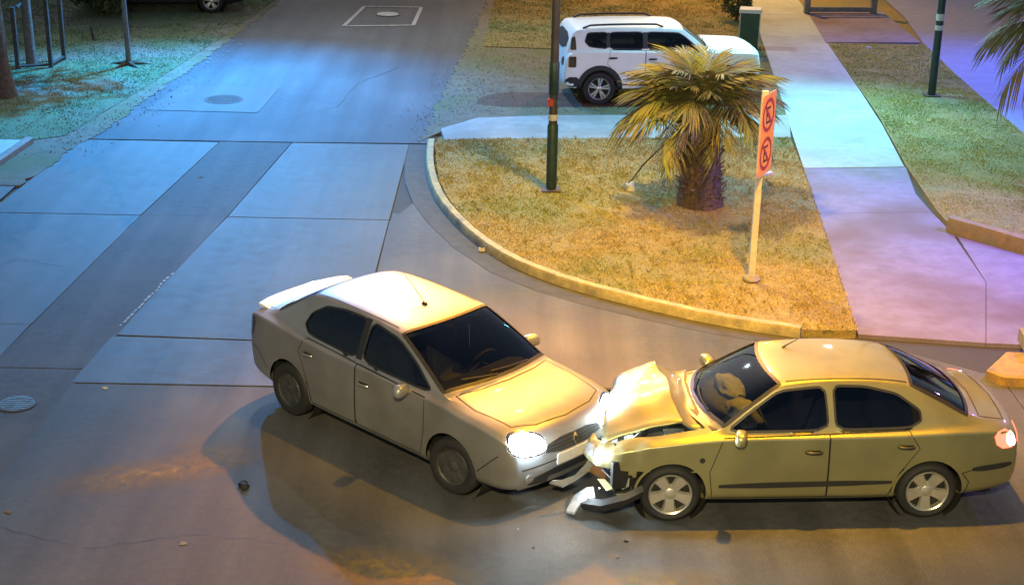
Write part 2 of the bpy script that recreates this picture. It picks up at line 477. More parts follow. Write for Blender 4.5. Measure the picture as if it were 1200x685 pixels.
# gutter band beside the kerb
gut_out = [(-1.95, 27.6), (-1.95, 26.3), (-1.85, 25.1), (-1.64, 23.95), (-1.36, 23.0), (-0.9, 21.8), (-0.32, 20.72), (0.34, 19.98), (0.95, 19.5),
           (1.65, 19.05), (2.35, 18.65), (3.02, 18.36), (3.7, 18.14)]
mbg = MB()
n = len(gut_out)
mbg.add([(x, y, -0.001) for x, y in gut_out] + [(x + 0.02, y + 0.05, -0.012) for x, y in CURB],
        [(i, n + i, n + i + 1, i + 1) for i in range(n - 1)])
g = mbg.build('gutter', 'gutter', None)
g['kind'] = 'structure'
# asphalt of the junction, round the kerb
go = offset_poly  # alias
junction = [(-5.45, 6), (6.0, 6), (6.0, 17.4), (5.8, 17.4), (4.55, 18.40), (3.72, 18.12)] + gut_out[::-1][1:10] + [(-1.95, 23.0), (-1.92, 16.58), (-5.18, 16.58), (-5.25, 14.2)]
slab(junction, 'asphalt', 'asphalt_surface')
slab([(6.0, 6), (40, 6), (40, 17.4), (6.0, 17.4)], 'asphalt', 'asphalt_surface')
slab([(-1.93, 22.98), (-1.93, 23.4), (-1.5, 23.3), (-1.4, 23.0)], 'asphalt', 'asphalt_surface', gap=0.0, z=-0.006)
# upper road, beyond the joint
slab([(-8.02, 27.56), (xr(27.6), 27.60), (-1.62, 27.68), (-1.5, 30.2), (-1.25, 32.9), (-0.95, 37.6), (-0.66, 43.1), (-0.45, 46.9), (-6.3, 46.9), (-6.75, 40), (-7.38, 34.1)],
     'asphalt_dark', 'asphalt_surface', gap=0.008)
# a lighter square of concrete round the far manhole
sheet('manhole_surround', [(-7.35, 29.8), (-5.1, 29.75), (-5.0, 31.9), (-7.05, 32.0)], 0.006, 'slab')

# driveway, dirt, path
sheet('driveway', [(-1.3, 27.74), (0.6, 27.95), (5.24, 28.36), (5.48, 30.2), (2.4, 29.95), (0.6, 29.8), (-0.75, 29.5), (-1.42, 28.6)], 0.045, 'drive', 0.09)
sheet('dirt_verge', [(-1.45, 29.0), (-0.7, 29.52), (0.6, 29.82), (5.5, 30.22), (5.95, 36.0), (-0.75, 36.5), (-0.9, 37.0), (-1.15, 32.9)], 0.012, 'dirt', 0.07)
sheet('dirt_patch', chaikin([(-0.9, 31.0), (-0.4, 31.9), (1.4, 31.9), (3.6, 31.6), (3.2, 30.75), (1.0, 30.7), (-0.5, 30.55)], 2), 0.017, 'brown_dirt')
def pleft(y): return np.interp(y, [18.6, 21.7, 25.0, 28.4, 33.5, 38.9, 43.9, 50], [4.5, 4.76, 5.02, 5.28, 5.72, 6.15, 6.64, 7.1])
def pright(y): return np.interp(y, [22.9, 23.6, 24.9, 26.6, 30.2, 35.4, 41.4, 50], [6.83, 6.76, 6.8, 6.99, 7.3, 7.55, 7.87, 8.3])
footp = sheet('footpath', [(4.4, 17.6), (5.85, 17.5), (12.5, 17.5), (12.5, 22), (7.2, 23), (8.3, 50), (7.1, 50), (5.0, 25)], -0.03, 'joint')
ysq = [26.42, 29.4, 32.4, 35.4, 38.4, 41.4, 45.5, 50]
for a, b in zip(ysq, ysq[1:]):
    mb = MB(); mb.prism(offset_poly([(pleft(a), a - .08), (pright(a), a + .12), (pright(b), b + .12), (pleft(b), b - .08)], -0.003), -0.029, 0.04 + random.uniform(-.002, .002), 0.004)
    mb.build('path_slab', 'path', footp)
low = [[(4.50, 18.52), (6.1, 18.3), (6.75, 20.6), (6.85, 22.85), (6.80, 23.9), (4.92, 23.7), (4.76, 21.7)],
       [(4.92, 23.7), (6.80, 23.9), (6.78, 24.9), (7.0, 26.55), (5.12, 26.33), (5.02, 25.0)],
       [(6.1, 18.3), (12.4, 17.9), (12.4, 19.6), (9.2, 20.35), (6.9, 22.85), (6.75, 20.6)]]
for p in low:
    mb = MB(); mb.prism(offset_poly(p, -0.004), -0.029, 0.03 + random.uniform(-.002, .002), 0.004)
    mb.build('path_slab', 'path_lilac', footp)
sheet('bench_pad', [(7.62, 37.7), (10.0, 37.9), (9.98, 42.2), (7.9, 42.0)], 0.05, 'path_lilac', 0.1)
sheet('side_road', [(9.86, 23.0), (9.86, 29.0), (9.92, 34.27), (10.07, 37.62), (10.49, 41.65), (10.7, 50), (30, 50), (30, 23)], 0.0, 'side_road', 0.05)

# island and lawns (turf lifted above the road)
island = [(x + .12, y + .03) for x, y in CURB] + [(4.48, 18.55), (4.74, 21.7), (5.0, 25.0), (5.22, 28.33), (0.6, 27.92), (-1.42, 27.70)]
sheet('island_turf', island, 0.075, 'soil', 0.12)
rlawn = [(6.88, 23.9), (6.90, 23.1), (7.80, 21.99), (9.35, 20.52), (12.0, 19.5), (12.5, 23), (9.86, 23.3), (9.86, 29.0), (9.92, 34.2), (10.05, 37.6), (7.66, 37.6), (7.3, 30.2), (7.0, 26.5)]
sheet('lawn_turf', rlawn, 0.055, 'soil', 0.1)
blawn = [(-0.8, 36.6), (5.95, 36.05), (6.1, 38.9), (6.6, 43.9), (7.0, 50), (-0.3, 50), (-0.62, 43.1)]
sheet('back_lawn_turf', blawn, 0.02, 'soil', 0.07)
wverge = [(-60, 27.2), (-9.0, 27.2), (-8.35, 27.7), (-7.75, 32.0), (-7.1, 37.6), (-6.6, 43), (-6.4, 52), (-60, 52)]
sheet('west_verge_turf', wverge, 0.02, 'soil_green', 0.07)
sheet('west_footway', [(-60, 24.4), (-9.0, 25.3), (-8.9, 27.2), (-60, 27.2)], 0.05, 'path', 0.1)
def rough_edge(pts, amp, seed, step=.18):
    rr = random.Random(seed)
    return [(p.x + rr.uniform(-amp, amp) + amp * 1.5 * noise.noise(Vector((p.x * 1.1, p.y * 1.1, seed))), p.y + rr.uniform(-amp, amp)) for p in resample(pts, step)]
east = rough_edge([(-8.18, 24.5), (-8.0, 26.6), (-7.75, 28.4), (-7.18, 33.9), (-6.62, 40.5), (-6.3, 47)], .06, 3, .12)
west = rough_edge([(-7.2, 47), (-7.5, 40.6), (-8.4, 34), (-8.95, 29.5), (-8.86, 27.2), (-8.93, 24.5)], .03, 4)
vd = MB().prism(east + west, -.03, .0085).build('verge_dirt_edge', 'dirt', None)
vd['kind'] = 'structure'
sheet('verge_strip', [(-8.93, 20), (-8.36, 20), (-8.28, 25.2), (-8.9, 25.2)], -0.004, 'slab', .03)
we = rough_edge([(-1.75, 27.75), (-1.62, 30.2), (-1.42, 32.9), (-1.12, 37.6), (-.85, 43.1), (-.6, 47)], .06, 5, .12)
ee = rough_edge([(-.2, 47), (-.45, 43.1), (-.75, 37.2), (-1.05, 32.9), (-.75, 29.6), (-1.35, 28.5)], .05, 6)
vd2 = MB().prism(we + ee, -.03, .0085).build('verge_dirt_edge', 'dirt', None)
vd2['kind'] = 'structure'
def gravel(name, label, path, spread, n, mat, seed, z=.02):
    rr = np.random.default_rng(seed)
    pts = resample(path, .1)
    mb = MB()
    for i in range(n):
        p = pts[rr.integers(len(pts))]
        x, y = p.x + rr.normal(0, spread), p.y + rr.normal(0, spread)
        r = rr.uniform(.008, .022) * (1 + .8 * (rr.random() > .93))
        a = rr.uniform(0, 6.28)
        b = [(x + r * math.cos(a + k * 1.5708) * rr.uniform(.7, 1.1), y + r * math.sin(a + k * 1.5708) * rr.uniform(.7, 1.1), z - .006) for k in range(4)]
        t = (x, y, z + r * rr.uniform(.3, .9))
        mb.add(b + [t], [(0, 1, 4), (1, 2, 4), (2, 3, 4), (3, 0, 4)])
    o = mb.build(name, mat, None)
    return tag(o, label, 'gravel', None, 'stuff')
gravel('gravel', 'loose stones along the left edge of the road', [(-8.3, 26.5), (-7.75, 30), (-7.15, 35), (-6.7, 40.5)], .36, 900, 'drive', 1)
gravel('gravel', 'loose stones along the dirt edge by the white car', [(-1.6, 28.2), (-1.3, 31.5), (-1.1, 35), (-.8, 41)], .36, 800, 'drive', 2)

# kerbs
def sweep(name, path, prof, mat, parent=None):
    """prof: (offset to the right-hand side, z) closed profile swept along an xy path"""
    pts = [Vector(p) for p in path]
    vs, fs = [], []
    m = len(prof)
    for i, p in enumerate(pts):
        d = (pts[min(i + 1, len(pts) - 1)] - pts[max(i - 1, 0)]).normalized()
        nrm = Vector((d.y, -d.x))
        for o, z in prof:
            q = p + nrm * o
            jz = .010 * noise.noise(Vector((q.x * 3.1, q.y * 3.1, 2))) + .006 * noise.noise(Vector((q.x * 11, q.y * 11, 5))) if z > 0 else 0
            vs.append((q.x, q.y, z + jz))
    for i in range(len(pts) - 1):
        for k in range(m):
            fs.append((i * m + k, (i + 1) * m + k, (i + 1) * m + (k + 1) % m, i * m + (k + 1) % m))
    fs.append(tuple(range(m))); fs.append(tuple(reversed(range((len(pts) - 1) * m, len(pts) * m))))
    return MB().add(vs, fs).build(name, mat, parent, smooth=True)
cp = [(p.x + .006 * noise.noise(Vector((p.x * 6, p.y * 6, 0))), p.y + .006 * noise.noise(Vector((p.x * 6, p.y * 6, 9)))) for p in resample(chaikin(CURB, 2, closed=False), .10)]
kerb = sweep('kerb', cp, [(0.07, -0.05), (0.065, 0.09), (0.045, 0.125), (-0.055, 0.13), (-0.07, 0.115), (-0.07, -0.05)], 'kerb')
kerb['kind'] = 'structure'
k2 = sweep('kerb', [(6.84, 22.97), (7.15, 22.62), (7.76, 21.92), (9.3, 20.45), (12.4, 19.35)],
           [(0.10, -0.05), (0.09, 0.21), (0.07, 0.25), (-0.06, 0.26), (-0.08, 0.24), (-0.08, -0.05)], 'kerb_orange')
k2['kind'] = 'structure'
k3 = sweep('kerb', [(-9.02, 24.6), (-8.96, 25.8), (-8.85, 27.15)], [(0.08, -0.05), (0.075, 0.10), (0.05, 0.12), (-0.05, 0.12), (-0.08, 0.10), (-0.08, -0.05)], 'kerb_plain')
k3['kind'] = 'structure'

# pale mortar left in one joint
mo = MB()
for i in range(16):
    yy = 18.4 + i * 0.13 + random.uniform(0, .04)
    xx = xr(yy) + random.uniform(-.01, .02)
    ln = random.uniform(.05, .11)
    mo.box((xx, yy, 0.003), (random.uniform(.015, .03), ln, 0.006), Matrix.Rotation(R(-8), 3, 'Z'))
mo = mo.build('mortar_line', 'paint_line', road)
mo['kind'] = 'stuff'
# yellow light painted on the road, and dark stains in front
def blotch(name, cx, cy, rx, ry, rz, mat, z, n=20, seed=0, parent=road):
    rr = random.Random(seed)
    P = []
    for k in range(n):
        t = 2 * math.pi * k / n
        s_ = 1 + rr.uniform(-.22, .22)
        x, y = rx * s_ * math.cos(t), ry * s_ * math.sin(t)
        P.append((cx + x * math.cos(rz) - y * math.sin(rz), cy + x * math.sin(rz) + y * math.cos(rz)))
    mb = MB(); mb.add([(x, y, z) for x, y in P], [tuple(range(n))])
    return mb.build(name, mat, parent)
def paint_light_pool(x, y, w, h, rz, amount, seed):
    """pool of yellow light painted on the road, thinning out towards its edge"""
    m, nt, b = new_mat('painted_yellow_light')
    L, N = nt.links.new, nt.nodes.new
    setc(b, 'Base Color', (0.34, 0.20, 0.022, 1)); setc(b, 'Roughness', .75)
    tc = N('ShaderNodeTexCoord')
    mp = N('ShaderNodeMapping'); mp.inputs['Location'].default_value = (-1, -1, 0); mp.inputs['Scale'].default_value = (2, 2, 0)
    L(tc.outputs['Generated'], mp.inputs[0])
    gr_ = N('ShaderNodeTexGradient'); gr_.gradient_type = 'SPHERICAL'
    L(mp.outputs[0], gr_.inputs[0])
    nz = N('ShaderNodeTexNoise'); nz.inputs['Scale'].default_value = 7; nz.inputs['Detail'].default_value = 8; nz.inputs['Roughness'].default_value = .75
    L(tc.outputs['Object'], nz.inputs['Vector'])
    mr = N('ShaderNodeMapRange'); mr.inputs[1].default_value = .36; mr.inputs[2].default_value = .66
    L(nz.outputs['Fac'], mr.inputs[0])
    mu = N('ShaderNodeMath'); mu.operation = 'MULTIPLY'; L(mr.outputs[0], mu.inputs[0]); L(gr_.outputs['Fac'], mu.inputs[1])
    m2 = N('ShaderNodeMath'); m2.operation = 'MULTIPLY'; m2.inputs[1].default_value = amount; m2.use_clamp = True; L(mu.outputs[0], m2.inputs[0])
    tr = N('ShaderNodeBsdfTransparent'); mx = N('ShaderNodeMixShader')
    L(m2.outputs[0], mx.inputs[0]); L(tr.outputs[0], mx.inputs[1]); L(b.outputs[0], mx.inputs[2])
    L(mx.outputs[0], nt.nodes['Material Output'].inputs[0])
    o = MB().add([(-w, -h, 0), (w, -h, 0), (w, h, 0), (-w, h, 0)], [(0, 1, 2, 3)]).build('painted_light_pool', m, road, False, (x, y, .0065 + .0006 * seed))
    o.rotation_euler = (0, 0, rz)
paint_light_pool(-3.70, 14.35, 1.25, .42, R(24), 1.1, 0)
paint_light_pool(-3.1, 14.9, .55, .6, R(24), .6, 1)
paint_light_pool(-1.1, 12.5, 1.0, .45, R(-12), .9, 2)
paint_light_pool(1.3, 12.35, 1.1, .35, R(4), .6, 3)
def crack(pts, seed, w=.009):
    rr = random.Random(seed)
    p = [Vector((q.x + rr.uniform(-.03, .03), q.y + rr.uniform(-.03, .03))) for q in resample(pts, .12)]
    mb = MB()
    for i, q in enumerate(p):
        d = (p[min(i + 1, len(p) - 1)] - p[max(0, i - 1)]).normalized()
        nn = Vector((-d.y, d.x)) * w * rr.uniform(.3, 1.0)
        mb.v += [(q.x - nn.x, q.y - nn.y, .0048), (q.x + nn.x, q.y + nn.y, .0048)]
    mb.f += [(2 * i, 2 * i + 2, 2 * i + 3, 2 * i + 1) for i in range(len(p) - 1)]
    mb.build('crack', 'stain', road)
crack([(-1.9, 21.3), (-1.2, 21.6), (-.55, 21.85)], 1, .007)
crack([(-4.9, 19.6), (-4.0, 20.0), (-3.2, 19.7), (-2.2, 20.3)], 2, .006)
crack([(-7.9, 20.2), (-7.1, 20.9), (-6.4, 20.6)], 3, .006)
crack([(-4.6, 29.0), (-3.6, 30.4), (-3.4, 32.5), (-2.6, 34.2)], 4, .010)
crack([(-5.1, 13.2), (-4.0, 12.8), (-2.9, 13.1), (-1.9, 12.9)], 5, .006)
crack([(2.2, 17.6), (3.0, 17.3), (4.2, 17.5), (5.2, 17.2)], 6, .007)
blotch('oil_stain', -2.72, 14.08, 0.07, 0.09, 0.3, 'stain', 0.006, 14, 1)

# painted square round the furthest manhole
mk = MB()
sq = [(-4.39, 38.84), (-4.14, 41.67), (-2.6, 41.7), (-2.65, 39.13)]
for a, b in zip(sq, sq[1:] + sq[:1]):
    a, b = Vector(a), Vector(b)
    d = (b - a).normalized(); nn = Vector((-d.y, d.x)) * 0.05
    mk.add([(*(a - nn), .009), (*(b - nn), .009), (*(b + nn), .009), (*(a + nn), .009)], [(0, 1, 2, 3)])
mk = mk.build('road_marking', 'paint_line', None)
mk['kind'] = 'structure'

# ------------------------------------------------------------------ grass blades
def grass(name, poly, z, dens, hgt, mat, avoid=None, wid=0.007, lean=1.5):
    xs = [p[0] for p in poly]; ysx = [p[1] for p in poly]
    x0, x1, y0, y1 = max(min(xs), -15), min(max(xs), 15), min(ysx), min(max(ysx), 44.5)
    nn = int((x1 - x0) * (y1 - y0) * dens)
    P = np.stack([RNG.uniform(x0, x1, nn), RNG.uniform(y0, y1, nn)], 1)
    c = np.zeros(nn, bool)
    j = len(poly) - 1
    for i in range(len(poly)):
        xi, yi = poly[i]; xj, yj = poly[j]
        if yi != yj:
            cond = ((yi > P[:, 1]) != (yj > P[:, 1])) & (P[:, 0] < (xj - xi) * (P[:, 1] - yi) / (yj - yi) + xi)
            c ^= cond
        j = i
    P = P[c]
    # clumping
    f = np.array([noise.noise(Vector((x * 1.3, y * 1.3, 3.1))) + 0.6 * noise.noise(Vector((x * 4.1, y * 4.1, 1.7))) for x, y in P])
    keep = RNG.uniform(0, 1, len(P)) < np.clip(0.66 + 0.75 * f, 0.10, 1)
    P = P[keep]; f = f[keep]
    n = len(P)
    a = RNG.uniform(0, 2 * np.pi, n); h = hgt * RNG.uniform(0.45, 1.25, n) * (1 + 0.4 * f)
    w = wid * RNG.uniform(0.6, 1.4, n) * (1 + np.maximum(0, P[:, 1] - 24) / 18)
    b = RNG.uniform(0, 2 * np.pi, n); l = h * lean * RNG.uniform(0.2, 1.2, n)
    V = np.zeros((n, 3, 3))
    V[:, 0, 0] = P[:, 0] - np.cos(a) * w; V[:, 0, 1] = P[:, 1] - np.sin(a) * w; V[:, 0, 2] = z - 0.005
    V[:, 1, 0] = P[:, 0] + np.cos(a) * w; V[:, 1, 1] = P[:, 1] + np.sin(a) * w; V[:, 1, 2] = z - 0.005
    V[:, 2, 0] = P[:, 0] + np.cos(b) * l; V[:, 2, 1] = P[:, 1] + np.sin(b) * l; V[:, 2, 2] = z + h
    me = bpy.data.meshes.new(name)
    me.vertices.add(n * 3); me.loops.add(n * 3); me.polygons.add(n)
    me.vertices.foreach_set('co', V.ravel())
    me.loops.foreach_set('vertex_index', np.arange(n * 3, dtype=np.int32))
    me.polygons.foreach_set('loop_start', np.arange(0, n * 3, 3, dtype=np.int32))
    me.update(calc_edges=True)
    o = link(name, me, mat)
    o['kind'] = 'stuff'
    return o
tag(grass('grass', offset_poly(island, 0.02), 0.075, 3000, 0.028, 'blade'), 'dry straw coloured grass on the kerbed island', 'grass')
def tufts(poly, z, n, mat, seed, hgt):
    rr = np.random.default_rng(seed)
    xs = [p[0] for p in poly]; yv = [p[1] for p in poly]
    mb = MB()
    k = 0
    while k < n:
        x, y = rr.uniform(min(xs), max(xs)), rr.uniform(min(yv), max(yv))
        if not inside(poly, x, y): continue
        k += 1
        for b in range(rr.integers(5, 11)):
            a = rr.uniform(0, 6.28); h = hgt * rr.uniform(.5, 1.2); l = h * rr.uniform(.3, 1.2)
            bx, by = x + rr.normal(0, .015), y + rr.normal(0, .015)
            w = .006
            mb.add([(bx - w * math.sin(a), by + w * math.cos(a), z - .005), (bx + w * math.sin(a), by - w * math.cos(a), z - .005),
                    (bx + l * .5 * math.cos(a), by + l * .5 * math.sin(a), z + h * .75), (bx + l * math.cos(a), by + l * math.sin(a), z + h * .9)], [(0, 1, 2), (1, 3, 2)])
    o = mb.build('weeds', mat, None)
    return tag(o, 'taller weed tufts scattered in the island grass', 'weeds', None, 'stuff')
tufts(offset_poly(island, -.05), .075, 420, 'blade', 4, .075)
tag(grass('grass', offset_poly(rlawn, -0.02), 0.055, 2000, 0.026, 'blade_yellow'), 'short yellow green lawn right of the footpath', 'grass')
tag(grass('grass', blawn, 0.02, 900, 0.032, 'blade'), 'patchy dry grass behind the white car', 'grass')
tag(grass('grass', wverge, 0.02, 900, 0.024, 'blade_green'), 'green grass of the verge left of the road', 'grass')
tag(grass('grass', [(-1.2, 29.8), (0.6, 30.0), (5.5, 30.4), (5.95, 36.0), (-0.8, 36.5), (-1.1, 32.9)], 0.012, 200, 0.03, 'blade'), 'thin grass tufts in the dirt around the white car', 'grass')

# ------------------------------------------------------------------ cars
MODES = {
    'left': (Vector((1, 0, 0)), Vector((0, 0, 1)), Vector((0, -1, 0))),
    'right': (Vector((1, 0, 0)), Vector((0, 0, 1)), Vector((0, 1, 0))),
    'top': (Vector((1, 0, 0)), Vector((0, 1, 0)), Vector((0, 0, -1))),
    'front': (Vector((0, 1, 0)), Vector((0, 0, 1)), Vector((-1, 0, 0))),
    'rear': (Vector((0, 1, 0)), Vector((0, 0, 1)), Vector((1, 0, 0))),
}

class Car:
    """A car shell lofted from stations along its length, then cut into panels, glass and seals."""
    def __init__(s, root, st, paint, bulge=(0.1, 0.08), rowx=((-.03, .02, .04, .03, .0), (.02, -.02, -.035, -.02, 0.)), deform=None, creases=None):
        s.root, s.paint = root, paint
        V, F = [], []
        NS = len(st)
        def rows(i):
            x, w, zl, zs, ys, zr, yr, zt, dx = st[i]
            r = [(.55 * w, zl + .03), (w - .07, zl), (w - .014, zl + .10), (w, zl + (zs - zl) * .45), (w - .006, zl + (zs - zl) * .74),
                 (ys + (w - ys) * .82, zs - .032), (ys, zs), None, (yr, zr), (yr * .86, zr + (zt - zr) * .55), (yr * .5, zt - (zt - zr) * .12), (0, zt)]
            tall = min(1, max(0, (zr - zs) / .3))
            r[7] = (ys * .5 + yr * .5 + .02 * tall, zs * .5 + zr * .5 + .01 * tall)
            out = []
            for k, (y, z) in enumerate(r):
                xx = x
                if k >= 6:
                    xx += dx * max(0, 1 - (y / ys) ** 2)
                elif 1 <= k <= 5:
                    if i == 0: xx += rowx[0][k - 1]
                    if i == NS - 1: xx += rowx[1][k - 1]
                out.append((xx, y, z))
            return out
        n = 23
        for i in range(NS):
            r = rows(i)
            V += r + [(x, -y, z) for x, y, z in r[:-1][::-1]]
        for i in range(NS - 1):
            for k in range(n - 1):
                F.append((i * n + k, i * n + k + 1, (i + 1) * n + k + 1, (i + 1) * n + k))
        def cap(i, b, flip):
            base = i * n
            top = [base + k for k in range(6, 17)]
            ysv = V[base + 6][1]
            prev = top
            for k in (5, 4, 3, 2, 1):
                xk, yk, zk = V[base + k]
                cur = []
                for c, ti in enumerate(top):
                    if c == 0: cur.append(base + k)
                    elif c == 10: cur.append(base + 22 - k)
                    else:
                        fy = V[ti][1] / ysv
                        V.append((xk + b * (1 - fy * fy), fy * yk, zk)); cur.append(len(V) - 1)
                for c in range(10):
                    q = (prev[c], prev[c + 1], cur[c + 1], cur[c])
                    F.append(q[::-1] if flip else q)
                prev = cur
        cap(0, bulge[0], True)
        cap(NS - 1, -bulge[1], False)
        me = bpy.data.meshes.new('tmp')
        me.from_pydata(V, [], F)
        me.update()
        ca = me.attributes.new('crease_edge', 'FLOAT', 'EDGE')
        ck = {2: .45, 5: .65, 6: .25, 8: .45}
        ce = {}
        for k, v_ in ck.items():
            for i in range(NS - 1):
                for q in (k, 22 - k):
                    ce[frozenset((i * n + q, (i + 1) * n + q))] = v_
        for i, v_ in (creases or {}).items():
            for k in range(8, 14):
                ce[frozenset((i * n + k, i * n + k + 1))] = v_
        for e in me.edges:
            v_ = ce.get(frozenset(e.vertices))
            if v_: ca.data[e.index].value = v_
        ob = bpy.data.objects.new('tmp', me)
        COL.objects.link(ob)
        md = ob.modifiers.new('s', 'SUBSURF'); md.levels = 3; md.render_levels = 3
        dg = bpy.context.evaluated_depsgraph_get()
        dg.update()
        m2 = bpy.data.meshes.new_from_object(ob.evaluated_get(dg))
        bm = bmesh.new()
        bm.from_mesh(m2)
        bpy.data.objects.remove(ob); bpy.data.meshes.remove(me); bpy.data.meshes.remove(m2)
        bmesh.ops.recalc_face_normals(bm, faces=bm.faces)
        if deform:
            for v in bm.verts:
                v.co = deform(v.co)
        bm.normal_update()
        s.bm = bm
        s.bvh = BVHTree.FromBMesh(bm)
        s.deform = deform
    # -- projection
    def hit(s, mode, a, b, tol=True):
        A, B, d = MODES[mode]
        o = A * a + B * b - d * 4
        loc, nrm, _, _ = s.bvh.ray_cast(o, d)
        if loc is None:
            loc, nrm, _, _ = s.bvh.find_nearest(A * a + B * b - d * 0.75)
        if nrm.dot(d) > 0: nrm = -nrm
        return loc, nrm
    # -- cut the shell
    def split(s, poly, mode, name=None, mat=None, parent=None, cond=None, snap=0.035):
        A, B, d = MODES[mode]
        xs = [p[0] for p in poly]; ysv = [p[1] for p in poly]
        x0, x1, y0, y1 = min(xs), max(xs), min(ysv), max(ysv)
        sel = []
        for f in s.bm.faces:
            c = f.calc_center_median()
            if f.normal.dot(d) > -0.08: continue
            if mode in ('left', 'right') and c.dot(d) > -0.3: continue
            if mode in ('top',) and c.z < 0.55: continue
            if mode == 'front' and c.x < 0: continue
            if mode == 'rear' and c.x > 0: continue
            a, b = c.dot(A), c.dot(B)
            if a < x0 or a > x1 or b < y0 or b > y1: continue
            if cond and not cond(c): continue
            if inside(poly, a, b): sel.append(f)
        if not sel:
            return None
        part = None
        dup = None
        if name:
            ss = set(sel)
            dup = bmesh.new()
            mp = {}
            for f in sel:
                vs = []
                for v in f.verts:
                    if v not in mp: mp[v] = dup.verts.new(v.co)
                    vs.append(mp[v])
                dup.faces.new(vs)
        bmesh.ops.delete(s.bm, geom=sel, context='FACES')
        for bm in (s.bm, dup):
            if bm is None: continue
            for v in bm.verts:
                if not v.is_boundary: continue
                a, b = v.co.dot(A), v.co.dot(B)
                if a < x0 - .05 or a > x1 + .05 or b < y0 - .05 or b > y1 + .05: continue
                if v.normal.dot(d) > 0.3: continue
                if mode in ('left', 'right') and v.co.dot(d) > -0.3: continue
                if mode == 'top' and v.co.z < .55: continue
                q = Vector((a, b)); best = None
                for i in range(len(poly)):
                    p, r = Vector(poly[i - 1]), Vector(poly[i])
                    e = r - p
                    t = max(0, min(1, (q - p).dot(e) / max(1e-12, e.length_squared)))
                    w = p + e * t
                    dd = (w - q).length
                    if best is None or dd < best[0]: best = (dd, w)
                if 1e-6 < best[0] < snap:
                    loc, _ = s.hit(mode, best[1].x, best[1].y)
                    if (loc - v.co).length < 0.09:
                        v.co = loc
        if dup is not None:
            return from_bm(name, dup, mat or s.paint, parent or s.root, smooth='full')
    # -- things laid on the shell
    def panel(s, poly, mode, name, mat, parent=None, off=0.004, grid=0.06, skirt=0.0, push=None):
        bm = bmesh.new()
        vs = [bm.verts.new((a, b, 0)) for a, b in poly]
        bm.faces.new(vs)
        xs = [p[0] for p in poly]; ysv = [p[1] for p in poly]
        for ax, lo, hi in ((0, min(xs), max(xs)), (1, min(ysv), max(ysv))):
            k = max(1, int((hi - lo) / grid))
            for i in range(1, k):
                t = lo + (hi - lo) * i / k
                co = (t, 0, 0) if ax == 0 else (0, t, 0)
                no = (1, 0, 0) if ax == 0 else (0, 1, 0)
                bmesh.ops.bisect_plane(bm, geom=bm.verts[:] + bm.edges[:] + bm.faces[:], plane_co=co, plane_no=no)
        d = MODES[mode][2]
        mp = []
        for v in bm.verts:
            loc, nrm = s.hit(mode, v.co.x, v.co.y)
            mp.append((v, loc, nrm))
        for v, loc, nrm in mp:
            v.co = loc + nrm * off
            if push: v.co = v.co - d * push
        bm.normal_update()
        for f in bm.faces:
            if f.normal.dot(d) > 0: f.normal_flip()
        if skirt:
            be = [e for e in bm.edges if e.is_boundary]
            r = bmesh.ops.extrude_edge_only(bm, edges=be)
            nv = [e for e in r['geom'] if isinstance(e, bmesh.types.BMVert)]
            for v in nv:
                v.co = v.co + d * skirt
        return from_bm(name, bm, mat, parent or s.root, smooth=True)
    def ribbon(s, path, mode, name, mat, width=0.012, off=0.003, closed=False, parent=None, step=0.035):
        pts = resample(path, step, closed)
        n = len(pts)
        vs, fs = [], []
        for i, p in enumerate(pts):
            a = pts[i - 1] if (closed or i) else pts[i]
            b = pts[(i + 1) % n] if (closed or i < n - 1) else pts[i]
            t = (b - a).normalized()
            nn = Vector((-t.y, t.x)) * width / 2
            for q in (p - nn, p + nn):
                loc, nrm = s.hit(mode, q.x, q.y)
                vs.append(loc + nrm * off)
        m = n if closed else n - 1
        for i in range(m):
            j = (i + 1) % n
            fs.append((2 * i, 2 * j, 2 * j + 1, 2 * i + 1))
        return MB().add(vs, fs).build(name, mat, parent or s.root, smooth=True)
    def body(s):
        return from_bm('body', s.bm, s.paint, s.root, smooth='full')

def circle(cx, cz, r, n=36):
    return [(cx + r * math.cos(2 * math.pi * k / n), cz + r * math.sin(2 * math.pi * k / n)) for k in range(n)]

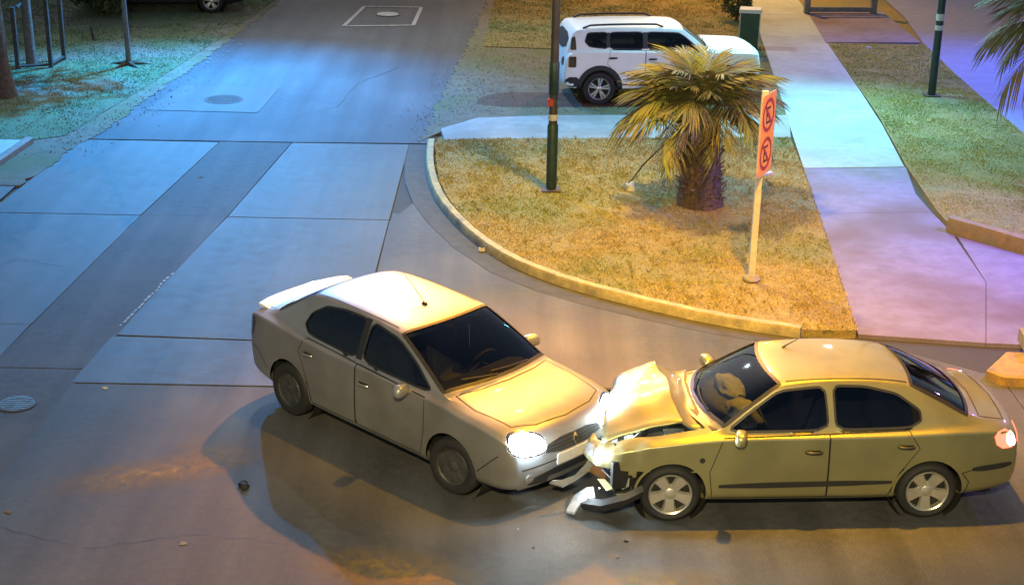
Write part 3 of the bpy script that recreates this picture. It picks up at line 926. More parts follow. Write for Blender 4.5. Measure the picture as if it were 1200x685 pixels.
def make_wheel(root, x, y, z, side, rad, rim_r, width, style, steer=0.0, rim_mat='alloy'):
    """side +1 = left of the car; outer face towards +-Y"""
    T = Matrix.Translation((x, y, z)) @ Matrix.Rotation(steer, 4, 'Z') @ Matrix.Rotation(R(-90) * side, 4, 'X')
    hw = width / 2
    w = MB().lathe([(0.02, hw * .1), (rim_r * .93, hw * .1), (rim_r * .95, -hw * .9), (0.02, -hw * .9)], 28, T).build('wheel', 'gap', root, True)
    r1, r0 = rad, rim_r
    MB().lathe([(r0 * .985, -hw * .8), (r0 + .012, -hw * .92), (r0 + (r1 - r0) * .45, -hw), (r1 - .018, -hw * .88), (r1, -hw * .6), (r1, -hw * .32), (r1 - .006, -hw * .3), (r1 - .006, -hw * .24), (r1, -hw * .22),
                (r1, hw * .22), (r1 - .006, hw * .24), (r1 - .006, hw * .3), (r1, hw * .32), (r1, hw * .6), (r1 - .018, hw * .88), (r0 + (r1 - r0) * .45, hw), (r0 + .012, hw * .92), (r0 * .985, hw * .8)],
               36, T, closed=True).build('tyre', 'rubber', w, True)
    rm = MB().lathe([(r0 * .985, hw * .82), (r0 * .96, hw * .9), (r0 * .90, hw * .80), (r0 * .88, hw * .2), (r0 * .95, hw * .1), (r0 * .985, hw * .3)], 36, T, closed=True)
    def spoke(t, a0, a1, w0, w1, zi, zo):
        c, sn = math.cos(t), math.sin(t)
        P = []
        for rr, ww, zz in ((a0, w0, zi), ((a0 + a1) / 2, (w0 + w1) / 2 * .9, (zi + zo) / 2 + .004), (a1, w1, zo)):
            for sy in (-1, 1):
                for dz in (0.0, -0.03):
                    lx, ly = rr, sy * ww / 2 * (0.86 if dz == 0 else 1.15)
                    P.append(T @ Vector((lx * c - ly * sn, lx * sn + ly * c, zz + dz)))
        F = []
        for q in (0, 4):
            F += [(q, q + 4, q + 6, q + 2), (q + 1, q + 3, q + 7, q + 5), (q, q + 1, q + 5, q + 4), (q + 2, q + 6, q + 7, q + 3)]
        rm.add(P, F)
    if style == 'five':
        for k in range(5):
            spoke(2 * math.pi * k / 5 + .3, .03, r0 * .93, .085, .135, hw * .55, hw * .74)
            t = 2 * math.pi * k / 5 + .3
    elif style == 'split':
        for k in range(5):
            for o in (-.17, .17):
                spoke(2 * math.pi * k / 5 + .2 + o, .045, r0 * .93, .034, .044, hw * .6, hw * .74)
    else:
        rm.lathe([(0.02, hw * .55), (r0 * .5, hw * .7), (r0 * .93, hw * .62)], 28, T)
        for k in range(7):
            spoke(2 * math.pi * k / 7, r0 * .3, r0 * .9, .06, .075, hw * .70, hw * .72)
    rm.build('rim', rim_mat, w, True)
    MB().lathe([(0.0005, hw * .74), (.045, hw * .72), (.058, hw * .64), (.058, hw * .4)], 18, T).build('hub_cap', rim_mat, w, True)
    return w

def make_mirror(root, x, y, z, side, mat, glass='chrome', size=(.062, .108, .066)):
    rot = Matrix.Rotation(R(-14) * side, 3, 'Z')
    m = MB().ball((0, 0, 0), (1, 1, 1), 16, 10)
    pw = lambda a: math.copysign(abs(a) ** .62, a)
    m.v = [tuple(rot @ Vector((pw(p[0]) * size[0] * (1 if p[0] < 0 else .9), pw(p[1]) * size[1] * (1 - .15 * p[2]), pw(p[2]) * size[2])) + Vector((x, y, z))) for p in m.v]
    m.tube([(x - .0, y - side * .15, z - .055), (x, y - side * .04, z - .03)], [.028, .032], 8)
    mm = m.build('mirror', mat, root, True)
    c = Vector((x - size[0] * .80, y, z))
    MB().add([c + rot @ Vector((-.01 - .004 * (abs(a) == 1), a * size[1] * .72, b * size[2] * .66)) for a in (-1, 0, 1) for b in (-1, 1)],
             [(0, 1, 3, 2), (2, 3, 5, 4)]).build('mirror_glass', glass, mm)
    return mm

def door_handle(car, x, z, side, mat, parent, L=.17):
    mode = 'left' if side > 0 else 'right'
    loc, nrm = car.hit(mode, x, z)
    pts = []
    for t in (-1, -.8, -.3, .3, .8, 1):
        l2, n2 = car.hit(mode, x + t * L / 2, z + .004 * t)
        pts.append(l2 + n2 * (.008 + .026 * (1 - abs(t) ** 4)))
    car.ribbon([(x - L * .42, z), (x + L * .42, z)], mode, 'handle_recess', 'gap', .038, .002, parent=parent)
    return MB().tube(pts, [.010, .015, .016, .016, .015, .010], 8).build('handle', mat, parent, True)

def interior(root, x_dash, x_front, x_rear, zf, yw, mats=('interior', 'seat'), wheel_side=1, top=1.0):
    tub = MB()
    tub.box(((x_dash + x_rear) / 2 - .1, 0, zf), (x_dash - x_rear + .9, 2 * yw, .04))
    for sy in (-1, 1):
        tub.box(((x_dash + x_rear) / 2 - .1, sy * (yw + .01), zf + .26), (x_dash - x_rear + .7, .03, .5))
    tub.box((x_rear - .52, 0, top - .10), (.62, 2 * yw, .03))
    it = tub.build('cabin_floor', mats[0], root)
    dsh = MB()
    dsh.add([(x, y, z) for y in (-yw, yw) for x, z in ((x_dash + .35, top - .03), (x_dash + .05, top), (x_dash - .12, top - .05), (x_dash - .14, top - .28), (x_dash + .1, top - .45), (x_dash + .38, top - .45))],
            [(0, 1, 7, 6), (1, 2, 8, 7), (2, 3, 9, 8), (3, 4, 10, 9), (0, 5, 4, 3, 2, 1), (6, 7, 8, 9, 10, 11)])
    d = dsh.build('dashboard', mats[0], root)
    sw = MB()
    T = Matrix.Translation((x_dash - .30, wheel_side * .36, top - .10)) @ Matrix.Rotation(R(-62), 4, 'Y')
    sw.lathe([(.185 + .014 * math.cos(a), .014 * math.sin(a)) for a in [k * math.pi / 3 for k in range(6)]], 24, T, closed=True)
    for a in (0, 2.2, 4.1):
        sw.tube([T @ Vector((0, 0, 0)), T @ Vector((.18 * math.cos(a), .18 * math.sin(a), 0))], .016, 6)
    sw.build('steering_wheel', mats[0], root, True)
    for sy in (-1, 1):
        sm = MB()
        sm.rbox((x_front + .22, sy * .36, zf + .18), (.25, .23, .09))
        rot = Matrix.Rotation(R(-14), 3, 'Y')
        sm.rbox((x_front - .10, sy * .36, zf + .46), (.07, .22, .30), rot)
        sm.rbox((x_front - .19, sy * .36, zf + .83), (.045, .12, .075), rot)
        sm.build('seat', mats[1], root, True)
    rb = MB()
    rb.rbox((x_rear + .20, 0, zf + .18), (.25, .60, .09))
    rb.rbox((x_rear - .10, 0, zf + .46), (.08, .60, .28), Matrix.Rotation(R(-18), 3, 'Y'))
    rb.build('rear_bench', mats[1], root, True)
    return it, d

def underbody(root, x0, x1, w, z, axles, rad):
    mb = MB()
    mb.box(((x0 + x1) / 2, 0, z + .10), (x1 - x0, 2 * w, .12))
    mb.build('underbody', 'gap', root)
    for ax in axles:
        for sy in (-1, 1):
            T = Matrix.Translation((ax, sy * .48, rad)) @ Matrix.Rotation(R(-90) * sy, 4, 'X')
            MB().lathe([(0.02, 0), (rad + .075, 0), (rad + .075, .30)], 26, T).build('wheel_well', 'gap', root, True)

def sedan(root, spec, deform=None, detail=True):
    st, paint = spec['st'], spec['paint']
    car = Car(root, st, paint, spec.get('bulge', (.1, .08)), spec.get('rowx', ((-.03, .02, .04, .03, .0), (.02, -.02, -.035, -.02, 0.))), deform, spec.get('creases', {5: .5, 7: .4, 11: .3}))
    sides = (('left', 1), ('right', -1))
    # wheel arches
    for ax in spec['axles']:
        for mode, sg in sides:
            car.split(circle(ax, spec['arch_z'], spec['arch_r']), mode)
    # glass openings
    glass = []
    for poly in spec['side_glass']:
        poly = chaikin(poly, 2, q=.12)
        for mode, sg in sides:
            car.split(poly, mode, cond=lambda c: c.z > .8)
            glass.append((mode, sg, poly))
    xc, dxc, yc, xh, dxh, yh = spec['ws']
    N = 9
    ws = [(xc + dxc * (1 - t * t), yc * t) for t in np.linspace(-1, 1, N)] + [(xh + dxh * (1 - t * t), yh * t) for t in np.linspace(1, -1, N)]
    car.split(ws, 'top')
    rw = None
    if spec.get('rw'):
        xc, dxc, yc, xh, dxh, yh = spec['rw']
        rw = [(xc + dxc * (1 - t * t), yc * t) for t in np.linspace(-1, 1, N)] + [(xh + dxh * (1 - t * t), yh * t) for t in np.linspace(1, -1, N)]
        car.split(rw, 'top')
    # doors, bonnet, boot
    doors = {}
    for j, poly in enumerate(spec['doors']):
        for mode, sg in sides:
            d = car.split(poly, mode, 'door', paint, cond=lambda c: c.z < 1.2)
            doors[(j, sg)] = d
            car.ribbon(poly, mode, 'door_gap', 'gap', .008, .0025, closed=True, parent=d)
    for poly, mode in spec.get('torn', []):
        car.split(poly, mode, cond=lambda c: c.y > -.25 and c.x > 1.2)
    hood = spec.get('hood')
    if hood:
        if spec.get('hood_open'):
            car.split(hood, 'top', cond=lambda c: c.x > .7)
        else:
            hd = car.split(hood, 'top', 'bonnet', paint, cond=lambda c: c.x > .7)
            car.ribbon(hood, 'top', 'bonnet_gap', 'gap', .009, .003, closed=True, parent=hd)
    boot = spec.get('boot')
    if boot:
        bl = car.split(boot, 'top', 'boot_lid', paint, cond=lambda c: c.x < -1.3)
        car.ribbon(boot, 'top', 'boot_gap', 'gap', .009, .003, closed=True, parent=bl)
    car.body()
    # glass and seals
    sc = spec['screen']
    g1 = car.panel(offset_poly(ws, .012), 'top', 'windscreen', sc, off=-.005, grid=.09)
    car.ribbon(ws, 'top', 'windscreen_seal', 'trim', .036, .004, closed=True, parent=g1)
    if rw:
        g2 = car.panel(offset_poly(rw, .012), 'top', 'rear_window', spec.get('rglass', 'glass'), off=-.005, grid=.09)
        car.ribbon(rw, 'top', 'rear_window_seal', 'trim', .036, .004, closed=True, parent=g2)
    for mode, sg, poly in glass:
        g3 = car.panel(offset_poly(poly, .012), mode, 'side_window', 'glass', off=-.005, grid=.12)
        car.ribbon(poly, mode, 'window_seal', 'trim', .022, .003, closed=True, parent=g3)
    if spec.get('pillar'):
        for mode, sg in sides:
            for pp in ([spec['pillar']] + spec.get('pillars', [])):
                car.panel(pp, mode, 'door_pillar', 'trim', root, .0035, .1)
    for (j, sg), d in doors.items():
        hx, hz = spec['handles'][j]
        door_handle(car, hx, hz, sg, spec.get('handle_mat', paint), d)
    for poly, mode in spec.get('seams', []):
        if mode == 'side':
            for m2, sg in sides: car.ribbon(poly, m2, 'panel_gap', 'gap', .010, .0025)
        else:
            car.ribbon(poly, mode, 'panel_gap', 'gap', .010, .0025)
    for yv, x0_, x1_ in (spec.get('roof_line') or [])[:1]:
        for sg in (1, -1):
            car.ribbon([(x0_, sg * yv * .99), ((x0_ + x1_) / 2, sg * yv), (x1_, sg * yv * .97)], 'top', 'roof_gutter', 'trim', .016, .003)
    # arch lips
    for ax in spec['axles']:
        for mode, sg in sides:
            arc = [(ax + (spec['arch_r'] + .006) * math.cos(t), spec['arch_z'] + (spec['arch_r'] + .006) * math.sin(t)) for t in np.linspace(R(-8), R(188), 26)]
            car.ribbon(arc, mode, 'arch_lip', spec.get('arch_mat', paint), spec.get('arch_w', .026), .006)
    underbody(root, st[-1][0] + .15, st[0][0] - .25, .62, spec['st'][6][2] - .04, spec['axles'], spec['wheel'][0])
    rad, rim_r, wid, style, rmat = spec['wheel']
    for i, ax in enumerate(spec['axles']):
        for mode, sg in sides:
            make_wheel(root, ax, sg * spec['track'], rad, sg, rad, rim_r, wid, style, steer=spec.get('steer', 0) if i == 0 else 0, rim_mat=rmat)
    for sg in (1, -1):
        mx, my, mz = spec['mirror']
        make_mirror(root, mx, sg * my, mz, sg, spec.get('mirror_mat', paint))
    interior(root, spec['dash'][0], spec['dash'][1], spec['dash'][2], spec['floor'], .60, top=spec['dash'][3])
    # wipers
    for y0, y1 in ((.42, -.12), (-.08, -.50)):
        xc, dxc, yc, xh, dxh, yh = spec['ws']
        p = []
        for t in np.linspace(0, 1, 6):
            y = y0 + (y1 - y0) * t
            x = xc - .02 - .05 * t + dxc * (1 - (y / yc) ** 2)
            l, nr = car.hit('top', x, y)
            p.append(l + nr * .018)
        MB().tube(p, .008, 5).build('wiper', 'trim', root)
    return car

# ---- silver saloon, nose to the right, headlights on
LX, LY, LR = -0.955, 15.525, R(-43.57)
logan = thing('silver_car', 'silver saloon with both headlights glaring, nose against the crumpled car', 'car', (LX, LY, 0), LR)
# x, w, z_low, z_shoulder, y_shoulder, z_rail, y_rail, z_top, dx
ST_A = [(2.11, .78, .27, .79, .72, .815, .60, .835, .06), (2.01, .84, .24, .86, .77, .885, .67, .91, .08), (1.78, .86, .22, .905, .79, .93, .70, .96, .05),
        (1.45, .87, .22, .93, .80, .955, .71, .99, .02), (1.28, .868, .20, .955, .80, .98, .73, 1.02, .04), (1.13, .866, .19, .97, .79, .99, .75, 1.04, .12),
        (.72, .865, .19, .985, .785, 1.225, .69, 1.285, .11), (.33, .865, .19, .99, .785, 1.405, .635, 1.455, .08), (.14, .865, .19, .995, .785, 1.435, .62, 1.49, .03),
        (-.40, .865, .19, 1.005, .78, 1.465, .605, 1.52, 0), (-.85, .865, .19, 1.015, .78, 1.465, .595, 1.52, 0), (-1.10, .863, .20, 1.03, .775, 1.435, .59, 1.49, -.04),
        (-1.42, .85, .21, 1.05, .765, 1.29, .61, 1.34, -.08), (-1.70, .838, .23, 1.065, .735, 1.10, .66, 1.13, -.08), (-1.88, .82, .25, 1.065, .715, 1.085, .64, 1.11, -.05),
        (-2.03, .79, .27, 1.06, .70, 1.08, .62, 1.105, -.04), (-2.10, .75, .30, 1.015, .67, 1.03, .58, 1.05, -.04)]
SPEC_A = dict(st=ST_A, paint='silver', axles=(1.317, -1.317), arch_z=.31, arch_r=.375, track=.765, wheel=(.31, .20, .185, 'cover', 'alloy_dark'), steer=R(8),
    pillar=[(-.22, 1.02), (-.21, 1.44), (-.12, 1.44), (-.13, 1.02)], side_glass=[[(.98, .995), (.66, 1.21), (.34, 1.365), (-.10, 1.425), (-.12, 1.015)], [(-.20, 1.02), (-.18, 1.43), (-.55, 1.43), (-.86, 1.39), (-1.06, 1.27), (-1.12, 1.14), (-1.02, 1.06)]],
    ws=(1.09, .13, .735, .345, .07, .61), rw=(-1.66, -.08, .66, -1.14, -.04, .56),
    doors=[[(.86, .30), (.92, .60), (.92, .95), (-.15, .985), (-.16, .30)], [(-.17, .30), (-.16, .985), (-1.02, 1.02), (-1.12, .86), (-.98, .55), (-.90, .30)]],
    handles=[(-.02, .80), (-.95, .86)],
    hood=[(1.20, -.67), (1.28, -.40), (1.31, 0), (1.28, .40), (1.20, .67), (1.5, .70), (1.95, .64), (2.06, .40), (2.10, 0), (2.06, -.40), (1.95, -.64), (1.5, -.70)],
    boot=[(-1.80, -.62), (-1.86, 0), (-1.80, .62), (-2.03, .60), (-2.08, 0), (-2.03, -.60)],
    roof_line=[(.575, .24, -1.10)], screen='screen_dark', mirror=(.70, .97, 1.0), dash=(.84, .05, -.95, .97), floor=.34,
    seams=[([(1.69, .40), (1.90, .60), (1.97, .66)], 'side'), ([(-1.72, .44), (-1.90, .62), (-2.05, .64)], 'side')])
carA = sedan(logan, SPEC_A)
# grille, badge, bumper
gr = carA.panel(chaikin([(-.42, .60), (.42, .60), (.38, .74), (-.38, .74)], 1), 'front', 'grille', 'trim', logan, .006, .08, .01)
for zz in (.635, .67, .705):
    carA.ribbon([(-.38, zz), (.38, zz)], 'front', 'grille_bar', 'alloy_dark', .012, .014, parent=gr)
bd = [(0, .735), (.042, .67), (0, .605), (-.042, .67)]
bdg = carA.panel(bd, 'front', 'badge', 'chrome', logan, .020, .05, .012)
carA.panel(offset_poly(bd, -.017), 'front', 'badge_centre', 'trim', bdg, .022, .05)
carA.panel(chaikin([(-.60, .27), (.60, .27), (.55, .44), (-.55, .44)], 1), 'front', 'lower_intake', 'trim', logan, .005, .08, .008)
carA.ribbon([(-.70, .52), (-.3, .525), (.3, .525), (.70, .52)], 'front', 'bumper_crease', 'gap', .014, .003)
carA.panel([(-.26, .47), (.26, .47), (.26, .58), (-.26, .58)], 'front', 'number_plate', 'white', logan, .016, .1, .012)
for sg in (1, -1):
    fl = carA.panel(circle(sg * .60, .40, .05, 14), 'front', 'fog_lamp', 'lens', logan, .012, .05, .01)
    hl = carA.panel(chaikin([(sg * .38, .665), (sg * .43, .815), (sg * .62, .875), (sg * .775, .84), (sg * .785, .70), (sg * .58, .65)], 2), 'front', 'headlight', 'headlamp_on', logan, .010, .05, .02)
    bz = carA.ribbon(chaikin([(sg * .37, .655), (sg * .42, .825), (sg * .62, .887), (sg * .785, .85), (sg * .795, .695), (sg * .58, .64)], 2), 'front', 'headlight_surround', 'chrome', .016, .008, closed=True, parent=hl)
    tl = carA.panel(chaikin([(sg * .52, .80), (sg * .54, .98), (sg * .71, .97), (sg * .74, .80)], 1), 'rear', 'tail_lamp', 'tail_dark', logan, .008, .06, .012)
    tl2 = carA.panel(chaikin([(-2.02, .74), (-1.94, 1.0), (-2.10, .99), (-2.13, .74)], 1), 'left' if sg > 0 else 'right', 'tail_lamp', 'tail_dark', logan, .006, .05)
    # the beam of each headlight
    ld = bpy.data.lights.new('headlight_beam', 'SPOT')
    ld.energy = 150 if sg < 0 else 25; ld.color = (.78, .90, 1.0); ld.spot_size = R(120); ld.spot_blend = .6; ld.shadow_soft_size = .05
    lo = bpy.data.objects.new('headlight_beam', ld); COL.objects.link(lo); lo.parent = logan
    lo.location = (2.26, sg * .55, .71)
    lo.rotation_euler = Vector((-1, 0, -.40)).to_track_quat('Z', 'Y').to_euler()
    gd_ = bpy.data.lights.new('headlight_spill', 'POINT')
    gd_.energy = 9; gd_.color = (.60, .82, 1.0); gd_.shadow_soft_size = .06
    go_ = bpy.data.objects.new('headlight_spill', gd_); COL.objects.link(go_); go_.parent = logan
    go_.location = (2.24, sg * .62, .76)
# boot spoiler lip, aerial, visors, side repeater
sp = MB()
N = 11
for k in range(N):
    y = -.66 + 1.32 * k / (N - 1)
    l, nr = carA.hit('top', -2.02 + .05 * (y / .66) ** 2, y)
    sp.v += [(l.x + .12, y, l.z + .004), (l.x + .02, y, l.z + .026), (l.x - .09, y, l.z + .034), (l.x - .10, y, l.z + .016), (l.x - .02, y, l.z - .006)]
for k in range(N - 1):
    for q in range(5):
        sp.f.append((k * 5 + q, k * 5 + (q + 1) % 5, k * 5 + 5 + (q + 1) % 5, k * 5 + 5 + q))
sp.f += [(0, 1, 2, 3, 4), tuple(range((N - 1) * 5 + 4, (N - 1) * 5 - 1, -1))]
sp.build('boot_spoiler', 'white_paint', logan, True)
l, nr = carA.hit('top', .02, .0)
an = MB().box(l + Vector((0, 0, .012)), (.07, .035, .03), None, .7).build('aerial_base', 'trim', logan)
MB().tube([l + Vector((0, 0, .02)), l + Vector((-.18, 0, .16)), l + Vector((-.34, 0, .27))], [.006, .005, .003], 6).build('aerial', 'trim', logan)
for sg in (1, -1):
    vz = MB().box((.26, sg * .33, 1.375), (.15, .34, .018), Matrix.Rotation(R(30), 3, 'Y')).build('sun_visor', 'pale_cloth', logan)

# ---- champagne saloon, crumpled nose to the left
MX, MY, MR = 2.836, 14.426, R(183.78)
megane = thing('crashed_car', 'champagne coloured saloon with crumpled bonnet and smashed nose', 'car', (MX, MY, 0), MR)
def crush(co):
    d = np.interp(co.y, [-.9, -.5, -.2, 0, .3, .9], [.46, .46, .30, .20, .10, .06])
    t = max(0, min(1, (co.x - 1.28) / .85))
    t = t * t * (3 - 2 * t)
    k = d * t
    if co.x > 1.3:
        nz = noise.noise(co * 3.1) * .05 + noise.noise(co * 8.0 + Vector((3, 1, 2))) * .025
        return Vector((co.x - k + nz * t, co.y + nz * t * .8, co.z + (nz * .9 - .02 * t) * t + .05 * k))
    return co.copy()
ST_B = [(2.07, .68, .25, .665, .62, .685, .52, .705, .06), (1.95, .78, .22, .745, .71, .765, .60, .79, .08), (1.65, .835, .20, .825, .765, .85, .67, .875, .05),
        (1.29, .85, .20, .875, .785, .90, .70, .93, .02), (1.0, .85, .19, .905, .785, .925, .71, .97, .05), (.82, .85, .18, .92, .78, .935, .725, .985, .17),
        (.50, .85, .18, .925, .775, 1.15, .65, 1.205, .14), (.20, .85, .18, .93, .77, 1.345, .575, 1.385, .09), (.05, .85, .18, .93, .77, 1.375, .56, 1.415, .03),
        (-.35, .85, .18, .935, .765, 1.395, .555, 1.44, 0), (-.75, .85, .18, .94, .765, 1.385, .55, 1.43, 0), (-1.06, .85, .19, .95, .76, 1.335, .55, 1.385, -.05),
        (-1.38, .845, .20, .965, .75, 1.20, .585, 1.245, -.10), (-1.70, .835, .21, .97, .73, 1.02, .645, 1.05, -.10), (-1.88, .82, .23, .965, .71, .99, .62, 1.015, -.06),
        (-2.07, .785, .25, .95, .685, .97, .59, .99, -.05), (-2.17, .735, .28, .90, .64, .92, .55, .935, -.05)]
SPEC_B = dict(st=ST_B, paint='champagne', axles=(1.29, -1.29), arch_z=.30, arch_r=.355, track=.755, wheel=(.30, .222, .185, 'five', 'alloy'),
    side_glass=[[(.76, .945), (.52, 1.12), (.24, 1.305), (-.22, 1.345), (-.25, .955)], [(-.325, .955), (-.30, 1.35), (-.62, 1.34), (-.94, 1.27), (-1.17, 1.12), (-1.18, 1.03), (-1.06, .97)]],
    ws=(.78, .18, .705, .22, .08, .55), rw=(-1.66, -.10, .64, -1.10, -.05, .535),
    doors=[[(.88, .26), (.92, .55), (.80, .90), (-.25, .925), (-.26, .26)], [(-.27, .26), (-.26, .925), (-1.05, .95), (-1.16, .78), (-.98, .52), (-.88, .26)]],
    handles=[(-.10, .755), (-1.02, .80)], handle_mat='trim', steer=R(-3),
    hood=[(.95, -.67), (1.05, -.40), (1.09, 0), (1.05, .40), (.95, .67), (1.4, .70), (1.85, .64), (1.99, .40), (2.03, 0), (1.90, -.40), (1.75, -.64), (1.4, -.70)], hood_open=True, torn=[([(1.68, .15), (1.70, .40), (1.80, .52), (1.92, .50), (2.02, .58), (2.3, .60), (2.3, .15)], 'left'), ([(-.2, .15), (-.2, .46), (.0, .53), (.2, .48), (.45, .56), (.95, .55), (.95, .15)], 'front')],
    boot=[(-1.80, -.60), (-1.87, 0), (-1.80, .60), (-2.06, .58), (-2.12, 0), (-2.06, -.58)],
    roof_line=[(.525, .16, -1.06)], screen='screen', mirror=(.66, .95, .97), dash=(.58, -.16, -.98, .94), floor=.30,
    seams=[([(-1.62, .50), (-1.80, .56), (-2.12, .58)], 'side'), ([(-1.66, .22), (-1.70, .40), (-1.62, .50)], 'side')])
carB = sedan(megane, SPEC_B, crush)
for mode in ('left', 'right'):
    carB.panel(chaikin([(.82, .365), (.82, .425), (-.92, .445), (-.90, .395)], 1), mode, 'side_moulding', 'trim', megane, .012, .12, .012)
    carB.panel(chaikin([(-1.72, .515), (-1.72, .57), (-2.13, .60), (-2.13, .545)], 1), mode, 'bumper_strip', 'trim', megane, .014, .08, .012)
    carB.panel(circle(1.0 if mode == 'left' else 1.0, .68, .028, 12), mode, 'side_repeater', 'amber' if mode == 'right' else 'trim', megane, .008, .05, .006)
    tl = carB.panel(chaikin([(-1.96, .75), (-1.90, .92), (-2.08, .935), (-2.16, .75)], 1), mode, 'tail_lamp', 'tail_on', megane, .008, .04, .01)
    carB.panel(chaikin([(-2.06, .77), (-2.03, .90), (-2.10, .915), (-2.16, .77)], 1), mode, 'lit_bulb', 'tail_hot', tl, .013, .04, .006)
for sg in (1, -1):
    carB.panel(chaikin([(sg * .40, .74), (sg * .40, .90), (sg * .66, .89), (sg * .70, .74)], 1), 'rear', 'tail_lamp', 'tail_on', megane, .008, .06, .01)
carB.panel([(-.26, .60), (.26, .60), (.26, .71), (-.26, .71)], 'rear', 'number_plate', 'white', megane, .012, .1, .01)
hl = carB.panel(chaikin([(.36, .585), (.38, .67), (.58, .68), (.62, .60)], 1), 'front', 'headlight', 'lens', megane, .010, .06, .02)
l, nr = carB.hit('top', .02, -.25)
MB().tube([l, l + Vector((-.04, 0, .03)), l + Vector((-.16, 0, .10))], [.014, .009, .004], 6).build('aerial', 'trim', megane)
# buckled bonnet: rear edge, fold and front edge, from the near side (+) to the far side
def bon(s_, t):
    """s_ 0 rear .. 1 fold .. 2 front; t -1 far .. 1 near"""
    u = (t + 1) / 2
    rear = Vector((.93, -.64, .985)).lerp(Vector((.86, .63, .915)), u)
    fold = Vector((1.26, -.62, 1.10)).lerp(Vector((1.20, .60, 1.00)), u)
    front = Vector((1.68, -.60, .93)).lerp(Vector((1.95, .60, .77)), u)
    bowf = .05 * (1 - t * t)
    rear = rear + Vector((.10 * (1 - t * t), 0, .03 * (1 - t * t)))
    fold = fold + Vector((.02 * math.sin(5 * t), 0, bowf * .6 + .025 * math.sin(4.1 * t + 1)))
    front = front + Vector((.05 * (1 - t * t), 0, .03 * math.sin(3.3 * t)))
    p = rear.lerp(fold, s_) if s_ < 1 else fold.lerp(front, s_ - 1)
    e = math.sin(math.pi * (s_ % 1 if s_ < 2 else 1))
    p.z += (.03 if s_ > 1 else -.045) * e + .014 * noise.noise(Vector((s_ * 3, t * 2.5, 4.2))) * 2
    return p
bm = bmesh.new()
SS, TT = 25, 17
gv = [[bm.verts.new(bon(2 * i / (SS - 1), -1 + 2 * j / (TT - 1))) for j in range(TT)] for i in range(SS)]
for i in range(SS - 1):
    for j in range(TT - 1):
        bm.faces.new((gv[i][j], gv[i + 1][j], gv[i + 1][j + 1], gv[i][j + 1]))
bonnet = from_bm('bonnet', bm, 'champagne', megane, smooth=True)
bonnet['label'] = 'buckled bonnet folded up into a ridge'
sm_ = bonnet.modifiers.new('thick', 'SOLIDIFY'); sm_.thickness = .02; sm_.offset = 0
# engine bay
eb = MB()
eb.box((1.42, 0, .50), (.95, 1.30, .04)); eb.box((1.0, 0, .66), (.05, 1.34, .40))
for sg in (1, -1):
    eb.box((1.40, sg * .66, .64), (.9, .05, .28))
eb.build('engine_bay', 'gap', megane)
MB().box((1.42, -.05, .68), (.42, .56, .24), Matrix.Rotation(R(8), 3, 'Y'), .85).build('engine_block', 'alloy_dark', megane)
MB().box((1.22, .45, .70), (.22, .17, .2), None, .95).build('battery', 'trim', megane)
MB().tube([(1.65, .5, .72), (1.5, .4, .80), (1.45, .1, .84), (1.55, -.2, .8)], .03, 8).build('hose', 'rubber', megane, True)
# scuttle, airbag
sc = MB()
for k in range(13):
    t = -1 + k / 6
    x = .80 + .17 * (1 - t * t)
    sc.v += [(x - .03, .72 * t, .955 + .035 * (1 - t * t)), (x + .10, .70 * t, .945 + .03 * (1 - t * t)), (x + .11, .70 * t, .90)]
for k in range(12):
    for q in range(2):
        sc.f.append((3 * k + q, 3 * k + q + 1, 3 * k + q + 4, 3 * k + q + 3))
sc.build('scuttle', 'trim', megane, True)
MB().ball((.50, .32, .94), (.17, .30, .085), 26, 16, Matrix.Rotation(R(-8), 3, 'Y'), .30).build('airbag', 'pale_cloth', megane, True)
MB().ball((.52, -.30, .95), (.16, .28, .08), 22, 12, Matrix.Rotation(R(-20), 3, 'Y'), .25).build('airbag', 'pale_cloth', megane, True)
# torn bumper hanging at the near front corner
tb = MB()
pts = [(1.58, .87, .36), (1.76, .93, .30), (1.98, .90, .22), (2.14, .74, .16), (2.20, .50, .15)]
for i, p in enumerate(pts):
    p = Vector(p)
    d = (Vector(pts[min(i + 1, 4)]) - Vector(pts[max(0, i - 1)])).normalized()
    nn = Vector((d.y, -d.x, 0))
    tb.v += [p + Vector((0, 0, .07)) + nn * .01, p + nn * -.035 + Vector((0, 0, .02)), p + Vector((0, 0, -.06)), p + nn * .02 + Vector((0, 0, 0))]
for i in range(4):
    for q in range(4):
        tb.f.append((4 * i + q, 4 * i + (q + 1) % 4, 4 * i + 4 + (q + 1) % 4, 4 * i + 4 + q))
tb.f += [(0, 1, 2, 3), (19, 18, 17, 16)]
tb.build('torn_bumper', 'trim', megane, True)
bb = MB()
bb.tube([(1.55, -.55, .45), (1.74, -.2, .46), (1.86, .2, .44), (1.84, .55, .46), (1.70, .72, .44)], .055, 6)
bb.build('bumper_beam', 'alloy_dark', megane)
rd = MB().box((1.60, .05, .50), (.05, 1.15, .36), Matrix.Rotation(R(9), 3, 'Y'))
rd.build('radiator', 'gap', megane)
MB().box((1.74, .74, .50), (.30, .05, .30), Matrix.Rotation(R(20), 3, 'Z')).build('arch_liner', 'trim', megane)
rj = random.Random(5)
